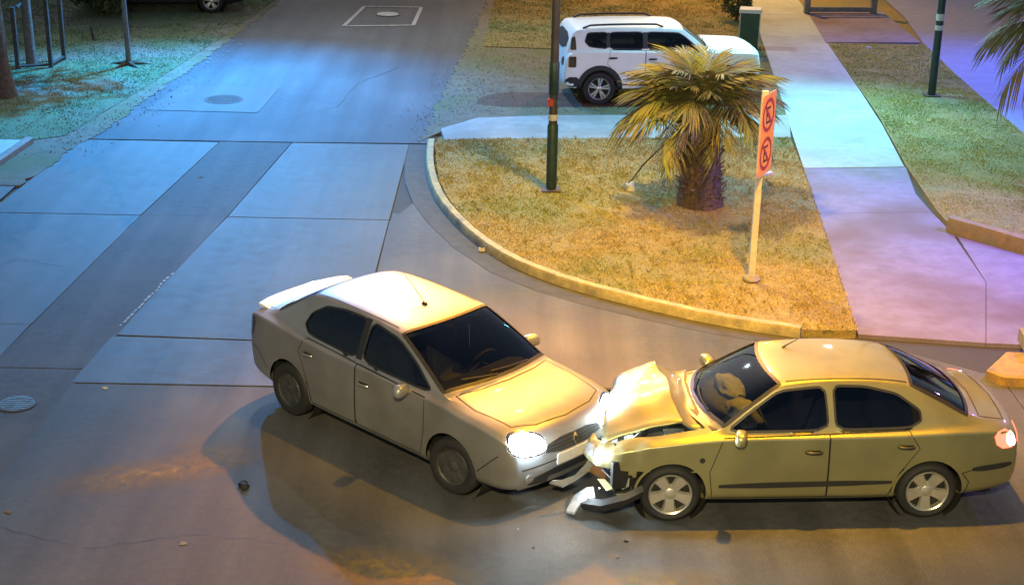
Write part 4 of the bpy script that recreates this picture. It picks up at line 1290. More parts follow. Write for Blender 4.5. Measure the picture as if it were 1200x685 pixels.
for k in range(9):
    c = Vector((rj.uniform(1.72, 2.05), rj.uniform(-.1, .78), rj.uniform(.34, .66)))
    u, w = Vector((rj.uniform(-1, 1), rj.uniform(-1, 1), rj.uniform(-1, 1))).normalized(), Vector((rj.uniform(-1, 1), rj.uniform(-1, 1), rj.uniform(-1, 1))).normalized()
    q = [c + u * rj.uniform(.06, .15), c + w * rj.uniform(.05, .10), c - u * rj.uniform(.06, .14), c - w * rj.uniform(.03, .09)]
    th = u.cross(w).normalized() * .006
    MB().add([p - th for p in q] + [p + th for p in q], [(3, 2, 1, 0), (4, 5, 6, 7), (0, 1, 5, 4), (1, 2, 6, 5), (2, 3, 7, 6), (3, 0, 4, 7)]).build('broken_plastic', rj.choice(['trim', 'torn', 'champagne', 'lens']), megane)
MB().tube([(1.62, .4, .62), (1.80, .45, .50), (1.86, .52, .30), (1.98, .56, .20)], .010, 5).build('loose_wire', 'rubber', megane, True)

# ---- white off-road car on the verge
SX, SY, SR = 2.856, 31.92, R(8.0)
jeep = thing('white_car', 'white boxy off-road car with roof rails parked behind the palm', 'car', (SX, SY, 0), SR)
ST_C = [(2.06, .80, .36, 1.00, .76, 1.03, .66, 1.045, .04), (2.02, .84, .32, 1.045, .79, 1.075, .70, 1.09, .04), (1.90, .875, .30, 1.065, .815, 1.09, .72, 1.105, .04), (1.65, .895, .29, 1.08, .835, 1.105, .73, 1.125, .03),
        (1.285, .90, .29, 1.09, .84, 1.115, .74, 1.14, .02), (1.08, .90, .28, 1.10, .84, 1.125, .75, 1.15, .05), (.95, .90, .28, 1.105, .835, 1.135, .775, 1.16, .10),
        (.70, .90, .28, 1.11, .83, 1.34, .735, 1.385, .09), (.46, .90, .28, 1.11, .825, 1.505, .70, 1.54, .06), (.30, .90, .28, 1.115, .825, 1.53, .695, 1.57, .03),
        (-.3, .90, .28, 1.12, .82, 1.545, .69, 1.585, 0), (-.9, .90, .28, 1.13, .82, 1.545, .685, 1.585, 0), (-1.35, .895, .29, 1.14, .815, 1.535, .68, 1.575, 0),
        (-1.74, .89, .31, 1.14, .815, 1.515, .68, 1.55, -.02), (-1.84, .885, .33, 1.12, .81, 1.46, .69, 1.49, -.02), (-1.93, .88, .35, 1.08, .80, 1.20, .74, 1.23, -.02), (-1.98, .86, .38, .98, .79, 1.02, .74, 1.04, -.02)]
SPEC_C = dict(st=ST_C, paint='white_paint', axles=(1.285, -1.285), arch_z=.36, arch_r=.42, track=.785, wheel=(.345, .235, .205, 'split', 'alloy'), arch_mat='trim', arch_w=.10,
    pillars=[[(-1.15, 1.18), (-1.15, 1.47), (-1.08, 1.47), (-1.08, 1.18)]], pillar=[(-.40, 1.15), (-.40, 1.47), (-.30, 1.47), (-.30, 1.15)], creases={6: .5, 8: .5, 13: .5}, side_glass=[[(.78, 1.135), (.46, 1.39), (.34, 1.455), (-.33, 1.475), (-.33, 1.14)], [(-.37, 1.14), (-.37, 1.475), (-1.10, 1.475), (-1.10, 1.16)], [(-1.13, 1.16), (-1.13, 1.475), (-1.54, 1.465), (-1.60, 1.30), (-1.50, 1.20)]],
    ws=(.92, .10, .76, .46, .06, .675), rw=None,
    doors=[[(.80, .42), (.82, .80), (.76, 1.09), (-.34, 1.12), (-.35, .42)], [(-.36, .42), (-.35, 1.12), (-1.08, 1.14), (-1.14, .86), (-.94, .66), (-.86, .42)]],
    handles=[(-.20, .95), (-1.02, .98)], handle_mat='trim', mirror=(.66, 1.0, 1.17), mirror_mat='trim',
    hood=[(1.06, -.70), (1.11, 0), (1.06, .70), (1.5, .74), (1.95, .70), (2.04, .3), (2.06, 0), (2.04, -.3), (1.95, -.70), (1.5, -.74)],
    screen='screen', dash=(.68, -.10, -1.0, 1.08), floor=.46, bulge=(.05, .04))
carC = sedan(jeep, SPEC_C)
for sg, mode in ((1, 'left'), (-1, 'right')):
    p = []
    for x in np.linspace(.05, -1.62, 12):
        l, nr = carC.hit('top', x, sg * .60)
        e = min(1, min(.05 - x, x + 1.62) / .14)
        p.append(l + Vector((0, 0, .004 + .05 * e)))
    MB().tube(p, .021, 8).build('roof_rail', 'trim', jeep, True)
    carC.panel([(.84, .33), (.84, .45), (-.84, .45), (-.84, .33)], mode, 'sill_cladding', 'trim', jeep, .010, .15, .012)
    tl = carC.panel(chaikin([(-1.94, .80), (-1.93, 1.02), (-1.78, 1.02), (-1.78, .80)], 1, q=.10), mode, 'tail_lamp', 'tail_dark', jeep, .010, .06, .012)
    carC.panel(chaikin([(-1.90, 1.14), (-1.86, 1.38), (-1.79, 1.40), (-1.77, 1.14)], 1, q=.12), mode, 'rear_quarter_glass', 'trim', jeep, .005, .06)
    carC.panel(chaikin([(-2.0, .40), (-1.98, .60), (-1.70, .60), (-1.70, .40)], 1), mode, 'bumper_cladding', 'trim', jeep, .010, .08, .012)
    carC.panel(chaikin([(1.74, .40), (1.74, .58), (2.10, .60), (2.10, .40)], 1), mode, 'bumper_cladding', 'trim', jeep, .010, .08, .012)
    carC.panel(circle(sg * .58, .85, .09, 18), 'front', 'headlight', 'lens', jeep, .010, .05, .015)
    carC.panel(circle(sg * .60, .88, .09, 16), 'rear', 'tail_lamp', 'tail_dark', jeep, .010, .06, .012)
for k in range(7):
    y = -.36 + .12 * k
    carC.panel([(y - .035, .74), (y + .035, .74), (y + .035, .96), (y - .035, .96)], 'front', 'grille_slot', 'trim', jeep, .007, .1, .006)
carC.panel(chaikin([(-.72, .38), (.72, .38), (.70, .62), (-.70, .62)], 1), 'front', 'bumper_cladding', 'trim', jeep, .008, .12, .012)
carC.panel(chaikin([(-.62, 1.10), (.62, 1.10), (.58, 1.42), (-.58, 1.42)], 1), 'rear', 'rear_window', 'trim', jeep, .006, .12)
shd = MB()
for k in range(11):
    t = -1 + .2 * k
    shd.v += [(.86 + .08 * (1 - t * t), .66 * t, 1.15), (.50 + .05 * (1 - t * t), .61 * t, 1.46)]
shd.f += [(2 * k, 2 * k + 1, 2 * k + 3, 2 * k + 2) for k in range(10)]
shd.build('sun_shade', 'amber', jeep)

# ---- dark parked car at the top of the frame
dark = thing('dark_car', 'dark parked saloon at the far end of the left verge', 'car', (-9.40, 40.85, 0.02), R(7))
SPEC_D = dict(SPEC_A); SPEC_D.update(paint='black_paint', wheel=(.31, .215, .185, 'split', 'alloy'), steer=0, screen='screen_dark', handle_mat='chrome')
carD = sedan(dark, SPEC_D)
for sg in (1, -1):
    carD.panel(chaikin([(sg * .40, .65), (sg * .45, .78), (sg * .62, .835), (sg * .745, .80), (sg * .75, .69), (sg * .60, .65)], 2), 'front', 'headlight', 'lens', dark, .010, .05, .02)
    carD.panel(chaikin([(-2.02, .74), (-1.94, 1.0), (-2.10, .99), (-2.13, .74)], 1), 'left' if sg > 0 else 'right', 'tail_lamp', 'tail_dark', dark, .006, .05)
carD.panel(chaikin([(-.42, .60), (.42, .60), (.38, .74), (-.38, .74)], 1), 'front', 'grille', 'trim', dark, .006, .08, .01)

# ------------------------------------------------------------------ lamp posts and their light
def lamp_light(key):
    (pos, tgt, watts, colr, cone, blend) = LAMPS[key]
    ld = bpy.data.lights.new('street_light', 'SPOT')
    ld.energy = watts; ld.color = colr; ld.spot_size = R(cone); ld.spot_blend = blend; ld.shadow_soft_size = 0.12
    lo = bpy.data.objects.new('street_light', ld); COL.objects.link(lo)
    p = Vector(pos)
    lo.location = p - Vector((0, 0, .09))
    lo.rotation_euler = (p - Vector(tgt)).to_track_quat('Z', 'Y').to_euler()
    return p, colr

def lamp_head(root, p, d, colr):
    """p: world position of the head; d: unit direction of the arm"""
    o = p - Vector(root.location)
    rot = Matrix.Rotation(math.atan2(d.y, d.x), 3, 'Z')
    h = MB().ball(o + Vector((0, 0, .05)), (.36, .15, .085), 16, 8, rot).build('lamp_head', 'alloy_dark', root, True)
    MB().ball(o - Vector((0, 0, .015)), (.22, .11, .035), 14, 6, rot).build('lamp_lens', glow('lamp_lens_' + str(round(p.x)), colr, 6), h, True)

def post(name, label, base, key, height, mat='pole_dark', rad=(.075, .05), group=None):
    root = thing(name, label, 'lamp post', base, 0, group)
    p, colr = lamp_light(key)
    o = p - Vector(base)
    d = Vector((o.x, o.y, 0))
    dn = d.normalized() if d.length > .1 else Vector((0, -1, 0))
    MB().tube([(0, 0, 0), (0, 0, height * .5), (0, 0, height)], [rad[0], (rad[0] + rad[1]) / 2, rad[1]], 14).build('pole', mat, root, True)
    end = o - dn * .34 + Vector((0, 0, .05))
    MB().tube([(0, 0, height - .05), Vector((0, 0, height)).lerp(end, .35) + Vector((0, 0, .18)), end], [.045, .04, .035], 10).build('arm', mat, root, True)
    MB().box((0, 0, .01), (.32, .32, .03)).build('base_plate', 'iron_rust', root)
    lamp_head(root, p, dn, colr)
    return root

pole = post('lamp_post', 'dark lamp post rising from the kerbed grass island, white sticker band on it', (.62, 24.57, .075), 'sodium_back', 8.9)
MB().lathe([(.079, .05), (.090, .06), (.090, 1.10), (.079, 1.13)], 16).build('lower_sleeve', 'pole_green', pole, True)
MB().lathe([(.080, 1.20), (.080, 1.30)], 16).build('sticker', 'white', pole, True)
MB().box((-.05, -.04, 1.50), (.09, .06, .12)).build('red_box', 'red', pole)
MB().lathe([(.077, 1.62), (.083, 1.63), (.083, 2.15), (.077, 2.16)], 16).build('upper_sleeve', 'pole_green', pole, True)

p2, c2_ = lamp_light('island')  # extra lamp head added to the post to warm the grass below
o2 = p2 - Vector((.62, 24.57, .075)); d2 = Vector((o2.x, o2.y, 0)).normalized()
MB().tube([(0, 0, 8.8), Vector((0, 0, 8.9)).lerp(o2 - d2 * .34, .5) + Vector((0, 0, .06)), o2 - d2 * .34 + Vector((0, 0, .05))], [.045, .04, .035], 10).build('arm', 'pole_dark', pole, True)
lamp_head(pole, p2, d2, c2_)
pole2 = post('lamp_post', 'dark green lamp post on the lawn right of the footpath', (8.83, 32.11, .055), 'path', 7.6, 'pole_green', (.085, .055))
for z0, z1 in ((1.40, 1.50), (1.60, 1.74)):
    MB().lathe([(.086, z0), (.086, z1)], 14).build('sticker', 'white', pole2, True)
post('lamp_post', 'lamp post beyond the top of the left verge lighting the road', (-10.8, 46.0, 0), 'road', 9.0)
post('lamp_post', 'lamp post far behind the bench with orange light', (5.6, 50.0, 0), 'back', 8.4)
post('lamp_post', 'lamp post across the road on the right', (15.5, 36.5, 0), 'side', 8.2)
post('lamp_post', 'forecourt lamp post right of the ramp', (14.5, 19.0, 0), 'forecourt', 6.2)
post('lamp_post', 'tall lamp post outside the right edge, long arm over the crash', (9.9, 16.2, 0), 'sodium', 8.9)
cctv = post('lamp_post', 'lamp post beside the viewpoint', (-.9, -4.0, 0), 'camera', 10.6)
# lamp hung over the road between two masts
span = thing('hanging_street_lamp', 'street lamp hung on a wire high over the road', 'street lamp', (-1.0, 37.0, 11.6))
p, colr = lamp_light('key')
MB().tube([(0, 0, .08), (0, 0, .5)], .025, 8).build('drop_rod', 'galv', span)
lamp_head(span, p, Vector((1, 0, 0)), colr)
MB().tube([(-16, 0, 1.0), (-8, 0, .65), (0, 0, .5), (8, 0, .65), (16, 0, 1.0)], .012, 6).build('span_wire', 'trim', span)
for x in (-17.0, 15.0):
    pm = thing('span_mast', 'tall mast ' + ('left' if x < 0 else 'right') + ' of the road holding the lamp wire', 'mast', (x, 37.0, 0), 0)
    MB().tube([(0, 0, 0), (0, 0, 12.8)], [.13, .08], 12).build('mast_pole', 'galv', pm, True)

# ------------------------------------------------------------------ no-parking sign
sg_ = thing('parking_sign', 'tall narrow no parking sign on a pale post at the island edge', 'sign', (3.36, 20.34, .075))
ROT = Matrix.Rotation(R(2.0), 3, 'Y')
sp_ = MB(); sp_.box((0, 0, 1.36), (.085, .085, 2.72))
sp_.build('post', 'galv', sg_)
MB().ball((0, 0, .03), (.13, .12, .06), 12, 6, None, .3).build('footing', 'kerb_plain', sg_, True)
NX = Vector((.885, -.465, 0)).normalized()
UX = Vector((.465, .885, 0)).normalized()       # along the plate, away from the viewer
SO = NX * .062
def sp3(u, z, o=0.0):
    return SO + UX * u + NX * o + Vector((0, 0, z))
Z0, Z1, HW = 1.56, 2.70, .29
def plate(o0, o1, ins, name, mat, par):
    c = [(-HW + ins, Z0 + ins), (HW - ins, Z0 + ins), (HW - ins, Z1 - ins), (-HW + ins, Z1 - ins)]
    c = chaikin(c, 2, q=.06)
    n = len(c)
    return MB().add([sp3(u, z, o0) for u, z in c] + [sp3(u, z, o1) for u, z in c],
                    [tuple(reversed(range(n))), tuple(range(n, 2 * n))] + [(i, (i + 1) % n, n + (i + 1) % n, n + i) for i in range(n)]).build(name, mat, par)
pl = plate(-.006, .004, 0, 'sign_plate', 'sign_edge', sg_)
plate(.0042, .006, .022, 'sign_face', 'sign_plate', pl)
def ring(u0, z0, r0, r1, o):
    mb = MB(); n = 30
    for k in range(n):
        t = 2 * math.pi * k / n
        for r in (r0, r1):
            mb.v.append(sp3(u0 + r * math.cos(t), z0 + r * math.sin(t), o))
    for k in range(n):
        j = (k + 1) % n
        mb.f.append((2 * k, 2 * k + 1, 2 * j + 1, 2 * j))
    return mb
def bar(u0, z0, u1, z1, w, o):
    a, b = Vector((u0, z0)), Vector((u1, z1)); d = (b - a).normalized(); nn = Vector((-d.y, d.x)) * w / 2
    q = [a - nn, b - nn, b + nn, a + nn]
    return MB().add([sp3(p.x, p.y, o) for p in q], [(0, 1, 2, 3)])
for zc in (1.86, 2.40):
    ring(0, zc, .18, .235, .008).build('red_ring', 'red', pl)
    for q in ((-.07, zc - .11, -.07, zc + .11, .035), (-.07, zc + .10, .07, zc + .10, .032), (-.07, zc, .05, zc, .032), (-.07, zc - .10, .07, zc - .10, .032)):
        bar(*q, .0085 + .0003 * (q[1] - zc)).build('letter_stroke', 'trim', pl)
    bar(-.14, zc + .14, .14, zc - .14, .045, .0105).build('red_slash', 'red', pl)

# ------------------------------------------------------------------ palms
def leaf_mesh(name, seed, length=1.3, nl=26, droop=.6, wid=.026, blade=.46):
    """arching frond: a rachis running out along +X and curving down, long narrow leaflets fanned along its outer half"""
    rr = random.Random(seed)
    mb = MB()
    def rach(t):
        x = length * t * (1 - .16 * droop * t)
        return Vector((x, 0, .22 * length * math.sin(t * 2.0) * (1 - .3 * droop) - droop * .62 * length * t ** 2.4))
    P = [rach(i / 9) for i in range(10)]
    mb.tube(P, [.018, .014, .012, .011, .010, .009, .008, .006, .005, .003], 5)
    for k in range(nl):
        u = k / (nl - 1)
        t = .30 + .68 * u
        c = rach(t); d = (rach(t + .02) - c).normalized()
        side0 = Vector((0, 1, 0)); up = d.cross(side0) * -1
        for sg in (-1, 1):
            L = blade * length / 1.3 * (.55 + .95 * math.sin(math.pi * min(1, u * .75 + .18))) * rr.uniform(.82, 1.12) * .78
            a = R(62 - 46 * u) + rr.uniform(-.10, .10)
            v_ = .42 - .25 * u
            dr = d * math.cos(a) + side0 * (sg * math.sin(a)) + up * (v_ * math.sin(a))
            w0 = side0.cross(dr) ; w0 = (dr.cross(Vector((0, 0, 1)))).normalized() if dr.cross(Vector((0, 0, 1))).length > .1 else side0
            sag = droop * rr.uniform(.4, 1.1)
            vs = []
            for q, w in ((0, .5), (.35, 1), (.7, .7), (1, .05)):
                p = c + dr * (L * q) + Vector((0, 0, -sag * L * .55 * q ** 2.2))
                vs += [p - w0 * wid * w * .5, p + Vector((0, 0, -.007 * w)), p + w0 * wid * w * .5]
            fs = []
            for i in range(3):
                fs += [(3 * i, 3 * i + 1, 3 * i + 4, 3 * i + 3), (3 * i + 1, 3 * i + 2, 3 * i + 5, 3 * i + 4)]
            mb.add(vs, fs)
    me = bpy.data.meshes.new(name)
    me.from_pydata(mb.v, [], mb.f)
    me.update()
    return me
LEAF = [leaf_mesh('palm_leaf', i, 1.18 + .06 * i, 24, .45 + .13 * i) for i in range(5)]
DRY = [leaf_mesh('palm_leaf_dry', 20 + i, 1.0, 14, 1.3, .02, .34) for i in range(2)]
for me in LEAF: me.materials.append(M['frond'])
for me in DRY: me.materials.append(M['frond_dry'])

def palm(root, trunk_h, r0, r1, nleaf, scale, ndry, seed, lean=(0, 0)):
    rr = random.Random(seed)
    tr = MB()
    pts = [Vector((lean[0] * t * t, lean[1] * t * t, trunk_h * t)) for t in (0, .15, .4, .7, .9, 1.0)]
    tr.tube(pts, [r0 * 1.12, r0 * .95, r0 * .9, r1, r1 * 1.02, r1 * .5], 14)
    trunk = tr.build('trunk', 'bark', root, True)
    bt = MB()
    rows = int(trunk_h / .10)
    for j in range(rows):
        t = (j + .5) / rows
        c = Vector((lean[0] * t * t, lean[1] * t * t, trunk_h * t))
        rad = r0 * .92 * (1 - t) + r1 * .98 * t
        for k in range(11):
            a = 2 * math.pi * (k + .5 * (j % 2)) / 11 + rr.uniform(-.12, .12)
            o = Vector((math.cos(a), math.sin(a), 0))
            L = rr.uniform(.13, .24)
            tip = c + o * (rad + rr.uniform(.05, .12)) + Vector((0, 0, L * rr.uniform(-.1, .9)))
            s_ = Vector((-o.y, o.x, 0)) * rr.uniform(.035, .055)
            b0 = c + o * (rad - .03)
            bt.add([b0 - s_, b0 + s_, b0 + Vector((0, 0, -.05)), tip - s_ * .55, tip + s_ * .55, tip + o * -.02 + Vector((0, 0, -.03))],
                   [(0, 1, 4, 3), (1, 2, 5, 4), (2, 0, 3, 5), (3, 4, 5)])
    b = bt.build('leaf_bases', 'palm_boot', trunk)
    b['kind'] = 'stuff'
    top = pts[-1]
    for i in range(nleaf + ndry):
        dry = i >= nleaf
        u = (i + .5) / nleaf
        az = i * 2.39996 + rr.uniform(-.2, .2)
        el = R(82) - R(88) * (u ** .9) if not dry else R(rr.uniform(-62, -35))
        el += rr.uniform(-.1, .1)
        me = rr.choice(DRY if dry else LEAF)
        o = bpy.data.objects.new('frond', me)
        COL.objects.link(o)
        o.parent = root
        sc_ = scale * rr.uniform(.85, 1.15) * (.8 if dry else 1)
        rot = Matrix.Rotation(az, 4, 'Z') @ Matrix.Rotation(-el, 4, 'Y') @ Matrix.Rotation(rr.uniform(-.5, .5), 4, 'X')
        st_ = top + Vector((math.cos(az) * .10, math.sin(az) * .10, -.12 - .25 * max(0, -math.sin(el)) + .05 * rr.random()))
        o.matrix_local = Matrix.Translation(st_) @ rot @ Matrix.Diagonal((sc_, sc_, sc_, 1))
    return root
pt = thing('palm_tree', 'short fan palm with shaggy trunk on the grass island', 'palm tree', (3.02, 23.95, .06))
palm(pt, 1.56, .36, .31, 64, .95, 9, 3, (-.10, 0))
pt2 = thing('palm_tree', 'palm at the upper right corner, fronds hanging over the lawn', 'palm tree', (9.72, 25.6, .05))
palm(pt2, 2.75, .24, .19, 60, 1.42, 18, 9)
# dead leaf leaning on the island palm's skirt
df = thing('dead_frond', 'dry palm leaf stalk leaning from the palm to the grass', 'dead leaf', (1.90, 24.8, .075))
A_, B_ = Vector((0, 0, .03)), Vector((.86, -.70, 1.16))
MB().tube([A_, A_.lerp(B_, .3) + Vector((-.02, 0, .10)), A_.lerp(B_, .65) + Vector((-.02, 0, .12)), B_], [.012, .014, .016, .018], 6).build('stalk', 'frond_dry', df, True)
lf = MB()
for k in range(12):
    a = -1.3 + 2.6 * k / 11 + R(200)
    L = random.uniform(.12, .22)
    d = Vector((math.cos(a), math.sin(a), 0)); s_ = Vector((-d.y, d.x, 0)) * .014
    lf.add([A_ - s_, A_ + s_, A_ + d * L + Vector((0, 0, random.uniform(-.03, .05)))], [(0, 1, 2)])
lf.build('shrivelled_blade', 'frond_dry', df)

# ------------------------------------------------------------------ left verge: trunk, guard, sapling, stake
def crown(root, c, r, n, mat, seed, size=.16):
    rr = np.random.default_rng(seed)
    V, F = [], []
    cl = rr.normal(0, 1, (26, 3)); cl /= np.linalg.norm(cl, axis=1)[:, None]; cl *= rr.uniform(.25, 1, (26, 1)) ** .5
    for i in range(n):
        k = cl[rr.integers(26)]
        p = Vector(c) + Vector((k + rr.normal(0, .17, 3)) * np.array(r))
        a, b = Vector(rr.normal(0, 1, 3)).normalized(), Vector(rr.normal(0, 1, 3)).normalized()
        b = (b - a * a.dot(b)).normalized()
        s_ = size * rr.uniform(.6, 1.3)
        o = len(V)
        V += [p - a * s_, p + b * s_ * .45, p + a * s_, p - b * s_ * .45]
        F.append((o, o + 1, o + 2, o + 3))
    return MB().add(V, F).build('crown', mat, root)
def limbs(root, top, ends, r):
    mb = MB()
    for e in ends:
        e = Vector(e); t = Vector(top)
        mb.tube([t - Vector((0, 0, .15)), t.lerp(e, .5) + Vector((0, 0, .12)), e], [r, r * .6, r * .25], 7)
    mb.build('limb', 'bark', root, True)
bt_ = thing('street_tree', 'thick dark tree trunk at the left edge of the grass verge', 'tree', (-10.60, 30.72, .02))
MB().tube([(0, 0, -.1), (0, 0, .12), (-.02, 0, .6), (-.05, .05, 2.0), (-.12, .1, 4.2)], [.50, .40, .33, .29, .24], 16).build('trunk', 'bark', bt_, True)
limbs(bt_, (-.12, .1, 4.2), [(-1.4, .4, 5.8), (.9, -.5, 5.9), (0, 1.2, 6.2), (-.3, -1.0, 6.0)], .15)
crown(bt_, (-.1, .1, 6.4), (2.3, 2.3, 1.5), 2600, 'leaf', 5)
tg = thing('young_tree', 'slim grey young tree standing inside the post guard', 'tree', (-10.72, 33.55, .02))
MB().tube([(0, 0, -.1), (0, 0, .3), (-.01, 0, 1.8), (-.04, 0, 3.4)], [.13, .105, .09, .06], 12).build('trunk', 'bark_grey', tg, True)
limbs(tg, (-.04, 0, 3.4), [(-.7, .2, 4.6), (.5, -.3, 4.7), (.1, .6, 4.9)], .05)
crown(tg, (0, 0, 4.7), (1.1, 1.1, .8), 900, 'leaf', 6, .12)
gd = thing('tree_guard', 'dark wooden post guard round the slim grey tree', 'tree guard', (-10.55, 33.5, .02))
for (x, y, h_) in ((-.36, -.32, 1.35), (.30, -.10, 2.6), (.36, .72, 2.6), (-.42, .62, 2.0)):
    MB().box((x, y, h_ / 2), (.085, .085, h_)).build('post', 'wood', gd)
for a, b, zz in (((-.36, -.32), (.30, -.10), .06), ((.30, -.10), (.36, .72), .07), ((-.36, -.32), (-.42, .62), 1.28)):
    MB().tube([(*a, zz), (*b, zz)], .035, 6).build('rail', 'wood', gd)
sa = thing('sapling', 'thin bare sapling on the verge left of the road', 'tree', (-8.63, 33.8, .02))
MB().tube([(0, 0, -.05), (0, 0, .2), (-.02, 0, 1.3), (-.06, .02, 3.0)], [.085, .06, .055, .035], 10).build('trunk', 'bark_grey', sa, True)
limbs(sa, (-.06, .02, 3.0), [(-.5, .1, 3.9), (.35, -.2, 4.0), (0, .5, 4.2)], .03)
crown(sa, (-.05, .05, 4.2), (.8, .8, .7), 500, 'leaf', 8, .11)
rt = MB()
for a in (0.3, 1.7, 2.9, 4.2, 5.4):
    rt.tube([(.04 * math.cos(a), .04 * math.sin(a), .06), (.25 * math.cos(a), .25 * math.sin(a), .03), (.48 * math.cos(a), .48 * math.sin(a), -.01)], [.05, .035, .01], 6)
rt.build('root', 'bark', sa, True)
stk = tag(MB().tube([(0, 0, -.05), (-.05, 0, .33)], [.04, .035], 8).build('wooden_stake', 'wood', None, True, (-10.1, 36.45, .02)), 'short dark stake in the grass left of the sapling', 'stake')

# ------------------------------------------------------------------ far right: bench frame, bin, bush
be = thing('barrier_frame', 'grey timber barrier frame on the slab at the end of the footpath', 'barrier', (8.75, 41.75, .05), R(5))
for x in (-.92, .92):
    MB().box((x, 0, .55), (.15, .15, 1.1)).build('post', 'grey_wood', be)
for z in (.10, .46, .88):
    MB().box((0, 0, z), (1.68, .075, .13)).build('rail', 'grey_wood', be)
bn = thing('litter_bin', 'green litter bin with pale lid beside the white car nose', 'bin', (5.60, 36.95, .02), R(-8))
MB().box((0, 0, .45), (.46, .44, .86), None, 1.06).build('body', 'bin', bn)
MB().box((0, 0, .92), (.54, .50, .08), None, .92).build('lid', 'bin_lid', bn)
for s_ in (-1, 1):
    MB().box((s_ * .20, -.20, .03), (.06, .06, .07)).build('foot', 'trim', bn)
    MB().box((s_ * .235, -.226, .46), (.025, .02, .82)).build('corner_strip', 'bin_lid', bn)
bu = thing('round_bush', 'small round dark bush behind the green litter bin', 'bush', (5.78, 40.45, .02))
MB().tube([(0, 0, 0), (0, 0, .2), (.02, 0, .4)], [.05, .045, .03], 8).build('stem', 'bark', bu, True)
crown(bu, (0, 0, .42), (.36, .36, .36), 1500, 'leaf', 11, .05)

# kerb block at the lower right corner
bk = thing('kerb_block', 'yellow edged concrete block at the right edge by the ramp', 'kerb block', (6.50, 17.42, 0))
MB().prism([(-.72, -.22), (-.55, -.42), (6, -.62), (6, .3), (-.3, .38)], -.02, .13, .03).build('yellow_base', 'kerb_yellow', bk)
MB().prism([(-.10, .12), (.0, -.08), (6, -.2), (6, .9), (-.05, .75)], .13, .31, .02).build('upper_block', 'kerb_plain', bk)

db = thing('dark_bush', 'dark bush at the top of the frame beside the dark parked car', 'bush', (-10.75, 39.6, .02))
MB().tube([(0, 0, 0), (0, 0, .4)], [.05, .04], 8).build('stem', 'bark', db, True)
crown(db, (0, 0, .55), (.75, .5, .5), 1300, 'leaf', 14, .08)

# manholes
def manhole(x, y, r, mat, label):
    root = thing('manhole_cover', label, 'manhole cover', (x, y, .004))
    MB().lathe([(r, 0), (r, .008), (r * .90, .010), (r * .88, .006)], 32).build('frame', 'iron_rust', root)
    mb = MB().lathe([(r * .875, .003), (r * .86, .009), (0.001, .010)], 32)
    for k in range(-3, 4):
        w = math.sqrt(max(0, (r * .8) ** 2 - (k * r * .22) ** 2))
        mb.box((0, k * r * .22, .012), (2 * w, r * .08, .006))
    mb.build('cover', mat, root)
manhole(-5.64, 15.98, .23, 'iron', 'pale blue grey manhole cover at the left edge of the road')
manhole(-5.97, 30.78, .40, 'iron_rust', 'rusty round manhole cover on the upper left road')
manhole(-3.42, 40.60, .33, 'bin_lid', 'pale manhole cover inside the painted square')

# ------------------------------------------------------------------ litter and wreckage
def scrap(name, label, x, y, z, size, mat, seed, group=None, cat='debris', rz=0.0):
    rr = random.Random(seed)
    mb = MB()
    n = 7
    P = []
    for k in range(n):
        a = 2 * math.pi * k / n
        q = rr.uniform(.6, 1.1)
        P.append((size[0] * q * math.cos(a) / 2, size[1] * q * math.sin(a) / 2))
    top = [(px * .8, py * .8, size[2] * rr.uniform(.5, 1.2)) for px, py in P]
    mb.add([(px, py, 0) for px, py in P] + top + [(0, 0, size[2] * rr.uniform(.3, 1))],
           [(i, (i + 1) % n, n + (i + 1) % n, n + i) for i in range(n)] + [(n + i, n + (i + 1) % n, 2 * n) for i in range(n)])
    o = mb.build(name, mat, None, False, (x, y, z))
    o.rotation_euler = (0, 0, rz)
    return tag(o, label, cat, group)
scrap('paper_scrap', 'white paper scrap on the road just outside the kerb curve', -.46, 21.63, 0, (.13, .10, .05), 'white', 3, cat='litter')
scrap('plastic_bag', 'crumpled white bag on the grass at the foot of the dry palm leaf', 1.93, 24.68, .075, (.26, .20, .14), 'white', 4, cat='litter')
scrap('paper_scrap', 'white scrap lying on the grass right of the parking sign', 4.37, 25.77, .075, (.34, .16, .05), 'white', 5, cat='litter')
scrap('paper_scrap', 'tiny white scrap on the lawn right of the slab', 8.5, 37.0, .055, (.22, .12, .04), 'white', 6, cat='litter')
scrap('paper_scrap', 'tiny pale scrap on the road above the large left shadow', -4.75, 16.45, 0, (.10, .05, .02), 'white', 8, cat='litter')
scrap('dark_lump', 'dark lump lying on the road left of the silver car shadow', -2.72, 14.08, .004, (.15, .13, .06), 'rubber', 9)
bpiece = [(1.02, 14.02, .34, .24, .15, 11), (.70, 13.78, .26, .16, .11, 12)]
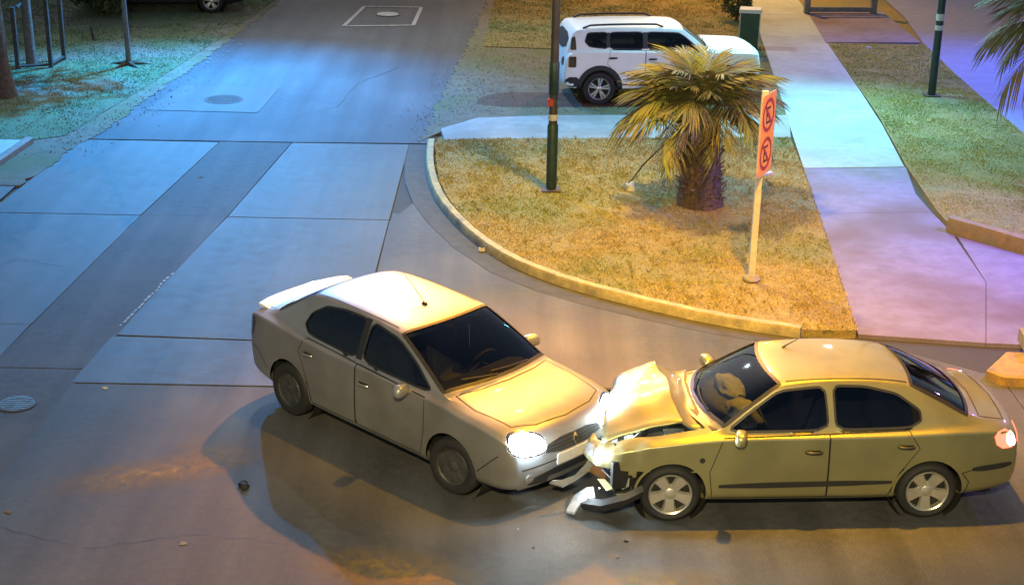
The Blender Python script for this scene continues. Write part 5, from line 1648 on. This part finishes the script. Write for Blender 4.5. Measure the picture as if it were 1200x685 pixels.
# a bent strip of white bumper hanging where the cars meet
bs = MB()
path = [(.42, 13.62, .36), (.54, 13.66, .33), (.66, 13.72, .36), (.80, 13.80, .46), (.92, 13.92, .54)]
for i, q in enumerate(path):
    q = Vector(q); hh = (.02, .05, .04, .07, .03)[i]
    bs.v += [q + Vector((0, -.02, hh)), q + Vector((.03, .03, hh * .4)), q + Vector((0, 0, -hh)), q + Vector((-.02, -.03, -.2 * hh))]
for i in range(4):
    for k in range(4):
        bs.f.append((4 * i + k, 4 * i + (k + 1) % 4, 4 * i + 4 + (k + 1) % 4, 4 * i + 4 + k))
bs.f += [(0, 1, 2, 3), (19, 18, 17, 16)]
tag(bs.build('bumper_strip', 'torn', None, True), 'white torn bumper strip wedged between the two crashed cars', 'car wreckage')
sh = MB()
out_ = [(.58, 13.60), (.66, 13.50), (.72, 13.53), (.86, 13.49), (.84, 13.60), (.78, 13.70), (.66, 13.68)]
hz = [.03, .06, .16, .24, .30, .24, .16]
sh.v = [(x, y, .004 + h) for (x, y), h in zip(out_, hz)] + [(x, y, .03 + h) for (x, y), h in zip(out_, hz)]
sh.f = [tuple(reversed(range(7))), tuple(range(7, 14))] + [(k, (k + 1) % 7, 7 + (k + 1) % 7, 7 + k) for k in range(7)]
tag(sh.build('bumper_shard', 'torn', None), 'white plastic shard on the road under the meeting noses', 'car wreckage')
spots = [(.25, 12.95), (1.15, 13.1), (.1, 13.3), (1.05, 12.8), (.62, 13.05)]
chip_where = ['nearest the picture bottom, left of the white shard', 'below the near front wheel of the crumpled car', 'under the glaring near headlight', 'rightmost of those at the bottom', 'straight below the white shard']
for i, (x, y) in enumerate(spots):
    s_ = random.uniform(.02, .045)
    scrap('plastic_chip', 'small broken plastic chip on the road, ' + chip_where[i], x, y, .003, (s_ * 1.6, s_, s_ * .4), random.choice(['torn', 'trim', 'lens']), 40 + i,
          'broken chips below the crash', 'debris', random.uniform(0, 3))
leafs = [(-5.30, 13.75), (-4.95, 13.45), (-3.1, 12.9), (-5.35, 25.2)]
leaf_where = ['on the road at the lower left edge', 'on the road right of the lower left edge leaf', 'on the road near the bottom, below the painted patch of yellow light', 'on the dark strip near the upper joint']
for i, (x, y) in enumerate(leafs):
    scrap('fallen_leaf', 'small fallen leaf lying flat ' + leaf_where[i], x, y, .003, (.11, .06, .012), random.choice(['frond_dry', 'kerb_plain']), 70 + i, 'fallen leaves on the road', 'leaf', random.uniform(0, 3))
